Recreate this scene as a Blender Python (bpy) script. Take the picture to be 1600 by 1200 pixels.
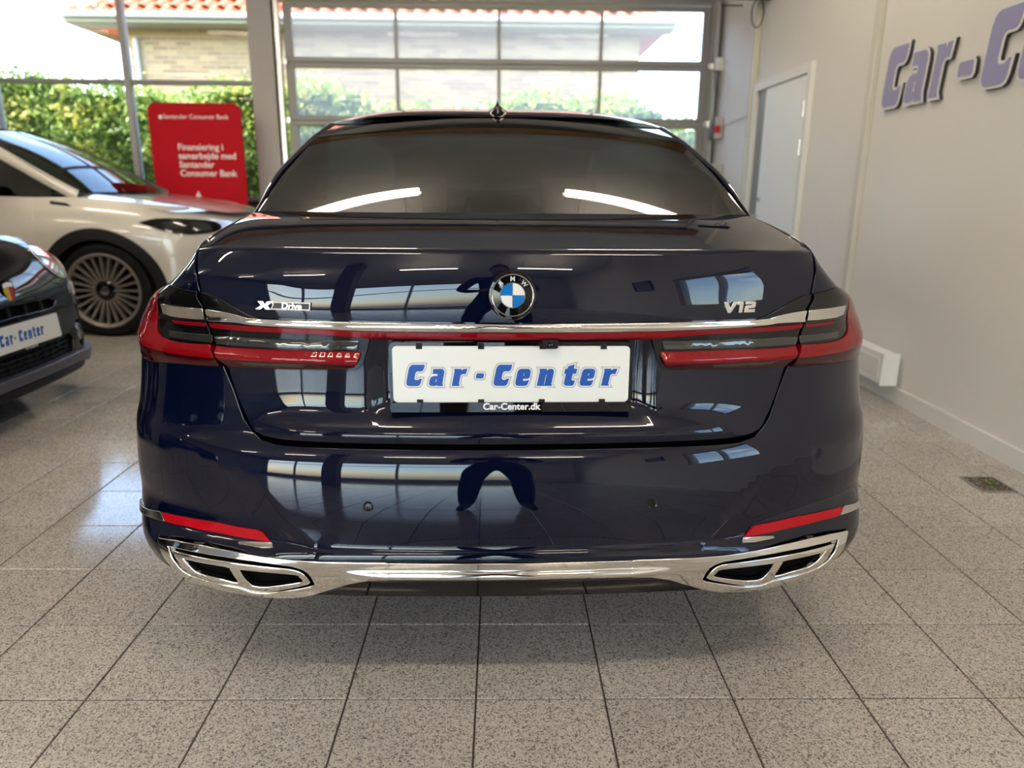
import bpy, bmesh, math, random
import numpy as np
from mathutils import Vector, Matrix
from mathutils.geometry import delaunay_2d_cdt

for _o in list(bpy.data.objects):
    bpy.data.objects.remove(_o)
scn = bpy.context.scene
COL = scn.collection
R = math.radians

# ------------------------------------------------------------------ camera
CAM_H = 1.149
def _axes(yaw, pit, rol):
    f = Vector((math.sin(yaw) * math.cos(pit), math.cos(yaw) * math.cos(pit), -math.sin(pit)))
    r = Vector((math.cos(yaw), -math.sin(yaw), 0)); u = r.cross(f)
    c, s = math.cos(rol), math.sin(rol)
    return c * r + s * u, c * u - s * r, f
_r, _u, _f = _axes(R(.957), R(14.989), R(.505))
cam = bpy.data.objects.new('camera', bpy.data.cameras.new('camera'))
COL.objects.link(cam)
cam.matrix_world = Matrix(((_r.x, _u.x, -_f.x, 0), (_r.y, _u.y, -_f.y, 0), (_r.z, _u.z, -_f.z, CAM_H), (0, 0, 0, 1)))
cam.data.sensor_width = 36
cam.data.lens = 1148.0 / 1600 * 36
cam.data.clip_start = .02
cam.data.dof.use_dof = True
cam.data.dof.focus_distance = 1.75
cam.data.dof.aperture_fstop = 2.6
scn.camera = cam
def proj(p):
    d = Vector(p) - cam.matrix_world.translation
    z = d.dot(_f)
    return (800 + 1148 * d.dot(_r) / z, 600 - 1148 * d.dot(_u) / z, z)

# ------------------------------------------------------------------ world, sun, exposure
wld = bpy.data.worlds.new('world'); scn.world = wld; wld.use_nodes = True
_n = wld.node_tree.nodes; _l = wld.node_tree.links
_sky = _n.new('ShaderNodeTexSky'); _sky.sky_type = 'NISHITA'; _sky.sun_disc = False
_sky.sun_elevation = R(42); _sky.sun_rotation = R(245); _sky.air_density = 1.0; _sky.dust_density = 1.5; _sky.ozone_density = 1.0
_bg = _n['Background']; _bg.inputs['Strength'].default_value = 1.35
_tc = _n.new('ShaderNodeTexCoord'); _ns = _n.new('ShaderNodeTexNoise'); _mp = _n.new('ShaderNodeMapping')
_mp.inputs['Scale'].default_value = (1, 1, 2.6)
_ns.inputs['Scale'].default_value = 2.3; _ns.inputs['Detail'].default_value = 6; _ns.inputs['Roughness'].default_value = .55
_cr = _n.new('ShaderNodeValToRGB'); _cr.color_ramp.elements[0].position = .53; _cr.color_ramp.elements[1].position = .74
_mx = _n.new('ShaderNodeMix'); _mx.data_type = 'RGBA'; _mx.inputs['B'].default_value = (5.5, 5.6, 5.8, 1)
_l.new(_tc.outputs['Generated'], _mp.inputs['Vector']); _l.new(_mp.outputs['Vector'], _ns.inputs['Vector'])
_l.new(_ns.outputs['Fac'], _cr.inputs['Fac']); _l.new(_cr.outputs['Color'], _mx.inputs['Factor'])
_l.new(_sky.outputs['Color'], _mx.inputs['A']); _l.new(_mx.outputs['Result'], _bg.inputs['Color'])
sun = bpy.data.objects.new('sun', bpy.data.lights.new('sun', 'SUN')); COL.objects.link(sun)
sun.data.energy = 13.0; sun.data.angle = R(.6); sun.data.color = (1, .95, .86)
sun.rotation_euler = Vector((-.72, -.34, .64)).to_track_quat('Z', 'Y').to_euler()
scn.view_settings.view_transform = 'Standard'; scn.view_settings.look = 'None'
scn.view_settings.gamma = 1; scn.view_settings.use_curve_mapping = False
scn.view_settings.exposure = 0.52
scn.cycles.max_bounces = 10; scn.cycles.transparent_max_bounces = 16; scn.cycles.sample_clamp_indirect = 6
scn.cycles.caustics_reflective = False; scn.cycles.caustics_refractive = False

# ------------------------------------------------------------------ materials
MATS = {}
def pbr(name, col, rough=.5, metal=0, coat=0, spec=.5, emit=None, estr=0, coat_rough=.02, noise=None, bump=None, trans=0):
    """noise=(scale, amount): brightness variation; bump=(scale, strength)"""
    m = bpy.data.materials.new(name); m.use_nodes = True; MATS[name] = m
    n = m.node_tree.nodes; l = m.node_tree.links; b = n['Principled BSDF']
    b.inputs['Base Color'].default_value = (*col, 1); b.inputs['Roughness'].default_value = rough
    b.inputs['Metallic'].default_value = metal; b.inputs['Coat Weight'].default_value = coat
    b.inputs['Coat Roughness'].default_value = coat_rough; b.inputs['Specular IOR Level'].default_value = spec
    b.inputs['Transmission Weight'].default_value = trans
    if emit:
        b.inputs['Emission Color'].default_value = (*emit, 1); b.inputs['Emission Strength'].default_value = estr
    if noise or bump:
        tc = n.new('ShaderNodeTexCoord')
    if noise:
        t = n.new('ShaderNodeTexNoise'); t.inputs['Scale'].default_value = noise[0]; t.inputs['Detail'].default_value = 5
        l.new(tc.outputs['Object'], t.inputs['Vector'])
        mp = n.new('ShaderNodeMapRange'); mp.inputs['From Min'].default_value = .3; mp.inputs['From Max'].default_value = .7
        mp.inputs['To Min'].default_value = 1 - noise[1]; mp.inputs['To Max'].default_value = 1 + noise[1]
        l.new(t.outputs['Fac'], mp.inputs['Value'])
        mx = n.new('ShaderNodeMix'); mx.data_type = 'RGBA'; mx.blend_type = 'MULTIPLY'; mx.inputs['Factor'].default_value = 1
        mx.inputs['A'].default_value = (*col, 1); l.new(mp.outputs['Result'], mx.inputs['B']); l.new(mx.outputs['Result'], b.inputs['Base Color'])
    if bump:
        t = n.new('ShaderNodeTexNoise'); t.inputs['Scale'].default_value = bump[0]; t.inputs['Detail'].default_value = 3
        l.new(tc.outputs['Object'], t.inputs['Vector'])
        bp = n.new('ShaderNodeBump'); bp.inputs['Strength'].default_value = bump[1]; bp.inputs['Distance'].default_value = .01
        l.new(t.outputs['Fac'], bp.inputs['Height']); l.new(bp.outputs['Normal'], b.inputs['Normal'])
    return m
def glass(name, tint, ior=1.5, milky=0, rough=0.0, milk=(1, 1, 1)):
    """thin pane: tinted see-through mixed with a fresnel reflection and, if milky, a translucent haze"""
    m = bpy.data.materials.new(name); m.use_nodes = True; MATS[name] = m
    n = m.node_tree.nodes; l = m.node_tree.links; n.remove(n['Principled BSDF']); out = n['Material Output']
    t = n.new('ShaderNodeBsdfTransparent'); t.inputs['Color'].default_value = (*tint, 1)
    g = n.new('ShaderNodeBsdfGlossy'); g.inputs['Roughness'].default_value = rough
    fr = n.new('ShaderNodeFresnel'); fr.inputs['IOR'].default_value = ior
    mx = n.new('ShaderNodeMixShader'); src = t
    if milky:
        tl = n.new('ShaderNodeBsdfTranslucent'); tl.inputs['Color'].default_value = (*milk, 1)
        mm = n.new('ShaderNodeMixShader'); mm.inputs[0].default_value = milky
        l.new(t.outputs[0], mm.inputs[1]); l.new(tl.outputs[0], mm.inputs[2]); src = mm
    l.new(fr.outputs[0], mx.inputs[0]); l.new(src.outputs[0], mx.inputs[1]); l.new(g.outputs[0], mx.inputs[2]); l.new(mx.outputs[0], out.inputs[0])
    return m
pbr('paint', (.0009, .0026, .0140), .5, 0, 1.0, .0, coat_rough=.006)
pbr('black_gloss', (.003, .003, .0035), .3, 0, 1.0, 0, coat_rough=.01)
pbr('black_plastic', (.010, .010, .011), .5, spec=.2)
pbr('void', (.002, .002, .002), .9, spec=.1)
pbr('chrome', (.82, .80, .76), .06, 1)
pbr('chrome_satin', (.62, .60, .57), .16, 1)
pbr('red_lens', (.21, .0008, .004), .3, 0, 1.0, .0, coat_rough=.01)
pbr('red_smoke_shade', (.035, .0003, .0012), .3, 0, 1.0, 0, coat_rough=.01)  # smoked lower lens; shade of its down-turned facet is also in the colour
pbr('red_thin', (.20, .001, .006), .3, 0, .8, 0)
pbr('red_reflector', (.42, .001, .007), .4, 0, .4, .1)
pbr('smoke_lens', (.045, .045, .045), .06, .55, .9)
pbr('badge_dark', (.22, .22, .22), .2, 1)
pbr('silver_paint', (.6, .6, .61), .3, .6)
pbr('tyre', (.008, .008, .009), .8, spec=.15)
pbr('interior', (.010, .010, .011), .8, spec=.2)
pbr('plate_white', (.80, .82, .80), .35)
pbr('letter_blue', (.006, .080, .40), .4)
pbr('letter_halo', (.80, .85, .92), .45)
pbr('letter_grey', (.50, .50, .50), .5)
pbr('white_print', (.9, .9, .9), .45)
pbr('emblem_blue', (.005, .16, .52), .15, 0, .6)
pbr('emblem_white', (.80, .80, .78), .15, 0, .6)
glass('tint_glass', (.055, .065, .062), 1.5)
glass('car_glass', (.75, .78, .77), 1.5)
glass('window_glass', (.94, .96, .96), 1.12)
glass('door_pane', (.94, .95, .95), 1.12, .13, milk=(1, .98, .99))
pbr('wall_white', (.76, .73, .69), .75, noise=(.6, .03), bump=(240, .05))
pbr('wall_grey', (.22, .22, .22), .8)
pbr('ceiling_grey', (.80, .79, .78), .85, noise=(1.2, .06))
pbr('grout', (.075, .056, .045), .9)
pbr('alu', (.26, .26, .26), .45, .4)
pbr('alu_light', (.42, .41, .40), .5, .1)
pbr('rubber', (.02, .02, .02), .7)
pbr('white_trim', (.78, .77, .73), .45)
pbr('door_leaf', (.88, .88, .85), .5)
pbr('pipe_beige', (.64, .62, .55), .5)
pbr('steel', (.55, .55, .55), .25, 1)
pbr('strip_lamp', (.9, .9, .9), .5, emit=(1, .85, .66), estr=46)

def granite(name):
    m = bpy.data.materials.new(name); m.use_nodes = True; MATS[name] = m
    n = m.node_tree.nodes; l = m.node_tree.links; b = n['Principled BSDF']
    g = n.new('ShaderNodeNewGeometry')
    def noise(sc, det=3, rough=.6):
        t = n.new('ShaderNodeTexNoise'); t.inputs['Scale'].default_value = sc; t.inputs['Detail'].default_value = det
        t.inputs['Roughness'].default_value = rough; l.new(g.outputs['Position'], t.inputs['Vector']); return t
    def ramp(src, stops):
        r = n.new('ShaderNodeValToRGB'); e = r.color_ramp.elements
        while len(e) < len(stops): e.new(.5)
        for k, (p, c) in enumerate(stops): e[k].position = p; e[k].color = (*c, 1)
        l.new(src, r.inputs['Fac']); return r
    v = n.new('ShaderNodeTexVoronoi'); v.inputs['Scale'].default_value = 300; l.new(g.outputs['Position'], v.inputs['Vector'])
    sp = n.new('ShaderNodeSeparateColor'); l.new(v.outputs['Color'], sp.inputs['Color'])
    base = ramp(sp.outputs[0], [(0, (.18, .165, .15)), (.14, (.28, .26, .235)), (.28, (.50, .46, .415)), (.62, (.61, .565, .51)), (1, (.75, .70, .63))])
    t2 = ramp(noise(420, 2).outputs['Fac'], [(.38, (.55, .55, .55)), (.50, (1, 1, 1))])
    mx = n.new('ShaderNodeMix'); mx.data_type = 'RGBA'; mx.blend_type = 'MULTIPLY'; mx.inputs['Factor'].default_value = .85
    l.new(base.outputs[0], mx.inputs['A']); l.new(t2.outputs[0], mx.inputs['B'])
    t3 = ramp(noise(1.7, 3).outputs['Fac'], [(.3, (.88, .88, .88)), (.7, (1.06, 1.06, 1.06))])
    m2 = n.new('ShaderNodeMix'); m2.data_type = 'RGBA'; m2.blend_type = 'MULTIPLY'; m2.inputs['Factor'].default_value = 1
    l.new(mx.outputs['Result'], m2.inputs['A']); l.new(t3.outputs[0], m2.inputs['B'])
    oi = n.new('ShaderNodeObjectInfo'); mr = n.new('ShaderNodeMapRange'); mr.inputs['To Min'].default_value = .93; mr.inputs['To Max'].default_value = 1.05
    l.new(oi.outputs['Random'], mr.inputs['Value'])
    m3 = n.new('ShaderNodeMix'); m3.data_type = 'RGBA'; m3.blend_type = 'MULTIPLY'; m3.inputs['Factor'].default_value = 1
    l.new(m2.outputs['Result'], m3.inputs['A']); l.new(mr.outputs['Result'], m3.inputs['B'])
    l.new(m3.outputs['Result'], b.inputs['Base Color'])
    rr = n.new('ShaderNodeMapRange'); rr.inputs['To Min'].default_value = .06; rr.inputs['To Max'].default_value = .16
    l.new(noise(60, 3).outputs['Fac'], rr.inputs['Value']); l.new(rr.outputs['Result'], b.inputs['Roughness'])
    b.inputs['Specular IOR Level'].default_value = .45
    return m
granite('granite')

# ------------------------------------------------------------------ object helpers
def tag(o, label=None, cat=None, group=None, kind=None):
    if label: o['label'] = label
    if cat: o['category'] = cat
    if group: o['group'] = group
    if kind: o['kind'] = kind
    return o
def empty(name, loc=(0, 0, 0), rz=0, **kw):
    o = bpy.data.objects.new(name, None); COL.objects.link(o); o.location = loc; o.rotation_euler = (0, 0, rz)
    o.empty_display_size = .1
    return tag(o, **kw)
def mat(m): return MATS[m] if isinstance(m, str) else m
def link(name, me, m, parent=None, smooth=None):
    if m is not None:
        for q in (m if isinstance(m, (list, tuple)) else [m]): me.materials.append(mat(q))
    o = bpy.data.objects.new(name, me); COL.objects.link(o); o.parent = parent
    if smooth is not None:
        me.shade_smooth() if smooth is True else me.set_sharp_from_angle(angle=R(smooth))
    return o
def mesh(name, V, F, m, parent=None, smooth=None):
    me = bpy.data.meshes.new(name); me.from_pydata([tuple(map(float, v)) for v in V], [], [tuple(map(int, f)) for f in F]); me.update()
    if smooth not in (None, True):
        me.shade_smooth()
    return link(name, me, m, parent, smooth)
class MB:
    """collects boxes, tubes, lathes and prisms into ONE mesh"""
    def __init__(s): s.V = []; s.F = []
    def add(s, V, F):
        k = len(s.V); s.V += [tuple(map(float, v)) for v in V]; s.F += [tuple(int(i) + k for i in f) for f in F]; return s
    def box(s, x0, x1, y0, y1, z0, z1, b=0):
        if b <= 0:
            V = [(x, y, z) for z in (z0, z1) for y in (y0, y1) for x in (x0, x1)]
            return s.add(V, [(0, 2, 3, 1), (4, 5, 7, 6), (0, 1, 5, 4), (2, 6, 7, 3), (0, 4, 6, 2), (1, 3, 7, 5)])
        bm = bmesh.new(); bmesh.ops.create_cube(bm, size=1)
        for v in bm.verts: v.co = Vector(((x0 + x1) / 2 + v.co.x * (x1 - x0), (y0 + y1) / 2 + v.co.y * (y1 - y0), (z0 + z1) / 2 + v.co.z * (z1 - z0)))
        bmesh.ops.bevel(bm, geom=bm.edges[:], offset=b, segments=2, affect='EDGES', profile=.5)
        bm.verts.index_update(); s.add([v.co[:] for v in bm.verts], [[v.index for v in f.verts] for f in bm.faces]); bm.free(); return s
    def tube(s, pts, r, n=8, cap=True, r2=None):
        pts = [Vector(p) for p in pts]; V = []; F = []; up = Vector((0, 0, 1)); prev = None
        for i, p in enumerate(pts):
            t = (pts[min(i + 1, len(pts) - 1)] - pts[max(i - 1, 0)]).normalized()
            a = prev if prev is not None else (up if abs(t.z) < .9 else Vector((1, 0, 0)))
            a = (a - t * a.dot(t)).normalized(); prev = a; b = t.cross(a)
            rr = r if not isinstance(r, (list, tuple)) else r[i]
            for k in range(n):
                an = 2 * math.pi * k / n; V.append(p + a * math.cos(an) * rr + b * math.sin(an) * rr)
        for i in range(len(pts) - 1):
            for k in range(n): F.append((i * n + k, i * n + (k + 1) % n, (i + 1) * n + (k + 1) % n, (i + 1) * n + k))
        if cap: F += [tuple(range(n - 1, -1, -1)), tuple(range((len(pts) - 1) * n, len(pts) * n))]
        return s.add(V, F)
    def lathe(s, prof, n=32, M=None, closed=False):
        """prof: (radius, height) pairs about local z, placed by matrix M"""
        M = M or Matrix(); V = []; F = []
        for (r, z) in prof:
            for k in range(n):
                a = 2 * math.pi * k / n; V.append(M @ Vector((r * math.cos(a), r * math.sin(a), z)))
        m = len(prof)
        for i in range(m if closed else m - 1):
            for k in range(n): F.append((i * n + k, i * n + (k + 1) % n, ((i + 1) % m) * n + (k + 1) % n, ((i + 1) % m) * n + k))
        return s.add(V, F)
    def prism(s, poly, fn, d0, d1):
        """poly: 2D outline; fn(a, b, d) -> 3D"""
        n = len(poly); V = [fn(a, b, d0) for a, b in poly] + [fn(a, b, d1) for a, b in poly]
        return s.add(V, [tuple(range(n - 1, -1, -1)), tuple(range(n, 2 * n))] + [(i, (i + 1) % n, n + (i + 1) % n, n + i) for i in range(n)])
    def build(s, name, m, parent=None, smooth=None):
        return mesh(name, s.V, s.F, m, parent, smooth)
def box(name, x0, x1, y0, y1, z0, z1, m, parent=None, b=0): return MB().box(x0, x1, y0, y1, z0, z1, b).build(name, m, parent)
def rrect(w, h, r, n=5, cx=0, cy=0):
    out = []
    for k, (sx, sy) in enumerate(((1, 1), (-1, 1), (-1, -1), (1, -1))):
        for i in range(n + 1):
            a = math.pi / 2 * (k + i / n); out.append((cx + sx * (w / 2 - r) + r * math.cos(a), cy + sy * (h / 2 - r) + r * math.sin(a)))
    return out
def flat(name, splines, m, parent, M, offset=0, extrude=0, bevel=0, text=None, size=1, res=4, align='CENTER', shear=0):
    """filled 2D outlines (or a text) turned into a mesh and placed by matrix M"""
    if text is None:
        cu = bpy.data.curves.new(name, 'CURVE'); cu.dimensions = '2D'; cu.fill_mode = 'BOTH'
        for sp in splines:
            q = cu.splines.new('POLY'); q.points.add(len(sp) - 1); q.use_cyclic_u = True
            for p, (a, b) in zip(q.points, sp): p.co = (a, b, 0, 1)
    else:
        cu = bpy.data.curves.new(name, 'FONT'); cu.body = text; cu.size = size; cu.align_x = align; cu.shear = shear; cu.resolution_u = res
    cu.offset = offset; cu.extrude = extrude; cu.bevel_depth = bevel
    o = bpy.data.objects.new(name, cu); COL.objects.link(o)
    me = bpy.data.meshes.new_from_object(o.evaluated_get(bpy.context.evaluated_depsgraph_get()))
    bpy.data.objects.remove(o); bpy.data.curves.remove(cu)
    me.name = name; me.materials.clear(); me.transform(M)
    return link(name, me, m, parent)
def frame(o, x, z):
    """matrix: local x along x, local y along z, local z towards the viewer side"""
    x = Vector(x).normalized(); z = Vector(z).normalized(); y = z.cross(x)
    return Matrix(((x.x, y.x, z.x, o[0]), (x.y, y.y, z.y, o[1]), (x.z, y.z, z.z, o[2]), (0, 0, 0, 1)))
def copy_tree(o, parent=None):
    c = o.copy(); COL.objects.link(c); c.parent = parent
    for ch in [q for q in bpy.data.objects if q.parent == o]: copy_tree(ch, c)
    return c

# heavy slanted letters of the dealer's name, cap height 1
GL = {
 'C': (.80, [[(0, .18), (0, .80), (.03, .91), (.09, .97), (.18, 1), (.80, 1), (.80, .84), (.76, .74), (.70, .70), (.48, .70), (.41, .67), (.38, .60), (.38, .36), (.42, .29), (.50, .27), (.62, .27), (.70, .33), (.78, .33), (.76, .12), (.72, .03), (.64, 0), (.16, 0), (.08, .03), (.03, .08)]]),
 'a': (.74, [[(.08, .80), (.52, .80), (.62, .77), (.68, .71), (.70, .62), (.70, .12), (.76, 0), (.45, 0), (.42, .06), (.34, 0), (.13, 0), (.05, .03), (.01, .09), (0, .16), (0, .30), (.03, .38), (.09, .43), (.18, .46), (.38, .46), (.38, .54), (.33, .58), (.10, .58)], [(.31, .32), (.31, .17), (.38, .17), (.38, .32)]]),
 'r': (.64, [[(.02, 0), (.44, 0), (.37, .07), (.37, .48), (.40, .54), (.46, .57), (.64, .57), (.68, .80), (.48, .80), (.37, .70), (.35, .80), (-.04, .80), (.02, .72)]]),
 '-': (.40, [[(.03, .34), (0, .38), (0, .52), (.03, .56), (.37, .56), (.40, .52), (.40, .38), (.37, .34)]]),
 'e': (.72, [[(.16, .80), (.54, .80), (.64, .76), (.69, .69), (.70, .60), (.70, .44), (.67, .37), (.60, .34), (.36, .34), (.36, .27), (.41, .22), (.58, .22), (.70, .26), (.68, .10), (.63, .02), (.54, 0), (.16, 0), (.07, .03), (.02, .09), (0, .18), (0, .62), (.02, .71), (.07, .77)], [(.34, .46), (.40, .46), (.40, .60), (.34, .60)]]),
 'n': (.80, [[(.02, 0), (.42, 0), (.37, .07), (.37, .52), (.41, .56), (.44, .52), (.44, .07), (.42, 0), (.84, 0), (.78, .07), (.78, .62), (.76, .71), (.70, .78), (.60, .80), (.50, .80), (.37, .70), (.35, .80), (-.04, .80), (.02, .72)]]),
 't': (.64, [[(.10, .16), (.10, .58), (0, .58), (0, .80), (.11, .80), (.14, .93), (.45, 1.0), (.45, .80), (.64, .80), (.64, .58), (.45, .58), (.45, .28), (.49, .23), (.66, .23), (.62, .03), (.56, 0), (.24, 0), (.15, .04), (.11, .09)]]),
}
def glyph(ch, h, x, slant=.2, wide=1.0):
    return [[((a * wide + b * slant) * h + x, b * h) for a, b in sp] for sp in GL[ch][1]]

# ================================================================== ROOM
WX = 2.225          # right wall
BY = 8.10           # garage door / window wall
FY = -8.6           # glazed front behind the photographer
LX = -8.2
CZ = 3.62
T = .30             # floor tile module
GX, GY = -.0529, 1.4609
floor = box('floor', LX, WX + .2, FY, BY + .05, -.06, -.004, 'grout'); tag(floor, kind='structure')
def build_tiles():
    h = T / 2 - .0021; c = .0014; me = bpy.data.meshes.new('tile')
    V = [(-h, -h, -.01), (h, -h, -.01), (h, h, -.01), (-h, h, -.01)]
    V += [(-h, -h, -c), (h, -h, -c), (h, h, -c), (-h, h, -c)]
    k = h - c; V += [(-k, -k, 0), (k, -k, 0), (k, k, 0), (-k, k, 0)]
    F = [(0, 1, 5, 4), (1, 2, 6, 5), (2, 3, 7, 6), (3, 0, 4, 7), (4, 5, 9, 8), (5, 6, 10, 9), (6, 7, 11, 10), (7, 4, 8, 11), (8, 9, 10, 11)]
    me.from_pydata(V, [], F); me.materials.append(MATS['granite'])
    cells = []
    for i in range(math.ceil((LX - GX) / T), int((WX - GX) / T) + 2):
        for j in range(math.ceil((FY - GY) / T), int((BY - GY) / T) + 1):
            x, y = GX + (i + .5) * T, GY + (j + .5) * T
            if x - h > WX - .02 or y - h > BY - .02: continue
            if abs(x - 1.98) < .05 and abs(y - 2.745) < .15: pass
            area = 0
            if y > .25:
                p = [proj((x + a * h, y + b * h, 0)) for a, b in ((-1, -1), (1, -1), (1, 1), (-1, 1))]
                if all(q[2] > .2 for q in p):
                    xs = [min(1600, max(0, q[0])) for q in p]; ys = [min(1200, max(0, q[1])) for q in p]
                    area = .5 * abs(sum(xs[a] * ys[(a + 1) % 4] - xs[(a + 1) % 4] * ys[a] for a in range(4)))
            if abs(x) < .8 and y > 1.95: area = 0                     # hidden below the sedan
            if y > 3.2 and abs(x) < 1.0: area = 0
            cells.append((area, x, y))
    cells.sort(reverse=True)
    rnd = random.Random(3)
    for a, x, y in cells[:300]:
        o = bpy.data.objects.new('tile', me); COL.objects.link(o); o.parent = floor; o.location = (x, y, rnd.uniform(-.0004, .0004))
    V2 = []; F2 = []
    for a, x, y in cells[300:]:
        b = len(V2); V2 += [(v[0] + x, v[1] + y, v[2]) for v in V]; F2 += [tuple(i + b for i in f) for f in F]
    tag(mesh('tile_field', V2, F2, 'granite', floor), kind='stuff')
build_tiles()
ceiling = box('ceiling', LX, WX, FY, BY, CZ, CZ + .2, 'ceiling_grey'); tag(ceiling, kind='structure')
wall_r = MB().box(WX, WX + .2, .1, BY + .2, .0005, CZ).box(WX, WX + .2, FY, -1.75, .0005, CZ).box(WX, WX + .2, -1.75, .1, .0005, 1.0).box(WX, WX + .2, -1.75, .1, 2.1, CZ).build('wall_right', 'wall_white'); tag(wall_r, kind='structure')
wall_l = MB().box(LX - .2, LX, FY, BY, -.06, CZ).build('wall_left', 'wall_grey'); tag(wall_l, kind='structure')
wall_b = MB().box(LX, WX, BY, BY + .25, 3.02, CZ + .2).box(LX, -2.16, BY - .02, BY + .25, -.06, .98).build('wall_back', 'alu_light'); tag(wall_b, kind='structure')
bb = MB().box(WX - .016, WX, FY, 5.55, 0, .085).box(WX - .016, WX, 6.82, BY, 0, .085).build('baseboard_right', 'white_trim'); tag(bb, kind='structure')

# --- glazed sectional garage door
def garage_door():
    d = empty('door_1', (0, BY, 0)); tag(d, kind='structure', label='aluminium sectional garage door with rows of hazy panes')
    xs = [-2.108, -1.066, -.026, 1.012, 2.040]; rows = []
    z = 2.915
    P = .558
    for k in range(6): rows.append((z - P * (k + 1), z - P * k))
    for k, (z0, z1) in enumerate(rows):
        z0 = max(z0, .0)
        b0, b1 = z0 + .052, z1 - .046
        MB().box(-2.19, 2.12, -.025, .025, z1 - .046, z1 - .002, .004).build('rail', 'alu', d)
        MB().box(-2.19, 2.12, -.025, .025, z0 + .002, b0, .004).build('rail', 'alu', d)
        for a in (-2.19, 2.038): MB().box(a, a + .082, -.025, .025, b0, b1, .003).build('stile', 'alu', d)
        for a in xs[1:-1]: MB().box(a - .016, a + .016, -.022, .022, b0, b1, .003).build('mullion', 'alu', d)
        for i in range(4):
            a0 = xs[i] if i else -2.108; a1 = xs[i + 1]
            box('pane', a0 + .016 * (i > 0), a1 - .016 * (i < 3), -.004, .004, b0, b1, 'door_pane', d)
        for sx in (-1, 1):
            xh = -2.20 if sx < 0 else 2.13
            MB().box(xh - .03, xh + .03, -.06, -.03, z0 - .03, z0 + .03, .004).build('hinge', 'steel', d)
            MB().tube([(xh - .05 * sx * -1, -.075, z0), (xh + .03 * sx, -.075, z0)], .016, 8).build('roller', 'rubber', d)
    MB().box(-2.19, 2.12, -.012, .012, .0, .03).build('bottom_seal', 'rubber', d)
    for sx, x in ((-1, -2.235), (1, 2.165)):
        MB().box(x - .02, x + .02, -.11, -.05, 0, 2.95).build('track', 'steel', d)
        MB().box(x - .055, x - .025 if sx < 0 else x + .055, -.05, -.01, 0, 2.95).build('frame', 'alu', d)
        MB().box(min(x, x + .05 * sx), max(x, x + .05 * sx), -.055, .05, 0, 3.02).build('jamb', 'rubber', d)
    MB().box(-2.28, 2.21, -.06, .05, 2.925, 3.02).build('header', 'alu', d)
    MB().tube([(-2.2, -.12, 2.99), (2.13, -.12, 2.99)], .018, 8).build('spring_shaft', 'steel', d)
garage_door()
# --- shop window left of it
def shop_window(name, x0, x1, y, z0, z1, mull, trans, depth=.09, face=-1):
    w = empty(name, (0, y, 0)); tag(w, kind='structure')
    xs = [x0] + list(mull) + [x1]; zs = [z0] + list(trans) + [z1]
    for k, x in enumerate(xs): MB().box(x - .03, x + .03, -depth / 2, depth / 2, z0, z1, .004).build('mullion', 'alu_light', w)
    for z in zs:
        for a, b in zip(xs[:-1], xs[1:]): MB().box(a + .03, b - .03, -depth / 2, depth / 2, z - .022, z + .022, .003).build('transom', 'alu', w)
    for a, b in zip(xs[:-1], xs[1:]):
        for c, e in zip(zs[:-1], zs[1:]): box('pane', a + .03, b - .03, -.004, .004, c + .022, e - .022, 'window_glass', w)
    return w
shop_window('window_1', -8.1, -2.50, BY + .05, 1.0, 3.02, (-6.6, -5.2, -3.83), (2.16,))
post = MB().box(-2.53, -2.285, BY - .10, BY + .2, 0, 3.05, .006).build('trim_1', 'alu_light'); tag(post, kind='structure', label='wide grey post between shop window and garage door')
sill = box('trim_2', -8.1, -2.53, BY - .14, BY - .021, .955, .985, 'black_plastic'); tag(sill, kind='structure', label='dark window sill behind the white car')
# --- glazed front and side behind the photographer
shop_window('window_2', LX, WX, FY, .25, 3.0, (-6.2, -4.2, -2.2, -.2), (2.3,), .16)
wf = MB().box(LX, WX, FY - .2, FY + .05, -.06, .25).box(LX, WX, FY - .2, FY + .05, 3.0, CZ).box(.9, WX, FY - .15, FY + .12, .25, 3.0).build('wall_front', 'wall_white'); tag(wf, kind='structure')
def side_window():
    w = empty('window_3', (WX + .1, 0, 0)); tag(w, kind='structure')
    for y in (-1.72, -.80, .07): MB().box(-.05, .05, y - .03, y + .03, 1.0, 2.1, .004).build('mullion', 'white_trim', w)
    for z in (1.02, 2.08): MB().box(-.05, .05, -1.75, .1, z - .025, z + .025, .004).build('transom', 'white_trim', w)
    for p, q in ((-1.69, -.83), (-.77, .04)): box('pane', -.004, .004, p, q, 1.045, 2.055, 'window_glass', w)
side_window()

# --- inner door in the right wall
def inner_door():
    d = empty('door_2', (WX, 0, 0)); tag(d, kind='structure', label='white inner door in a white frame')
    y0, y1, z1 = 5.56, 6.80, 2.03
    for a in (y0, y1 - .07): MB().box(-.035, .0, a, a + .07, 0, z1, .004).build('frame', 'white_trim', d)
    MB().box(-.035, .0, y0 + .07, y1 - .07, z1 - .07, z1, .004).build('frame_head', 'white_trim', d)
    box('reveal', -.004, -.001, y1 - .30, y1 - .07, 0, z1 - .07, 'alu', d)
    lf = MB().box(-.022, -.004, y0 + .075, y1 - .30, .01, z1 - .075, .003).build('leaf', 'door_leaf', d)
    for z in (1.72, 1.45): MB().tube([(-.03, y0 + .085, z - .055), (-.03, y0 + .085, z + .055)], .008, 8).build('hinge', 'steel', d)
    MB().tube([(-.022, y1 - .35, .93), (-.075, y1 - .35, .93), (-.078, y1 - .37, .93), (-.078, y1 - .48, .93)], .009, 8).build('handle', 'steel', d)
    MB().lathe([(.024, 0), (.024, .008), (.018, .012), (0, .012)], 16, Matrix.Translation((-.022, y1 - .36, 1.07)) @ Matrix.Rotation(R(-90), 4, 'Y')).build('lock_rose', 'steel', d)
inner_door()
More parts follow.
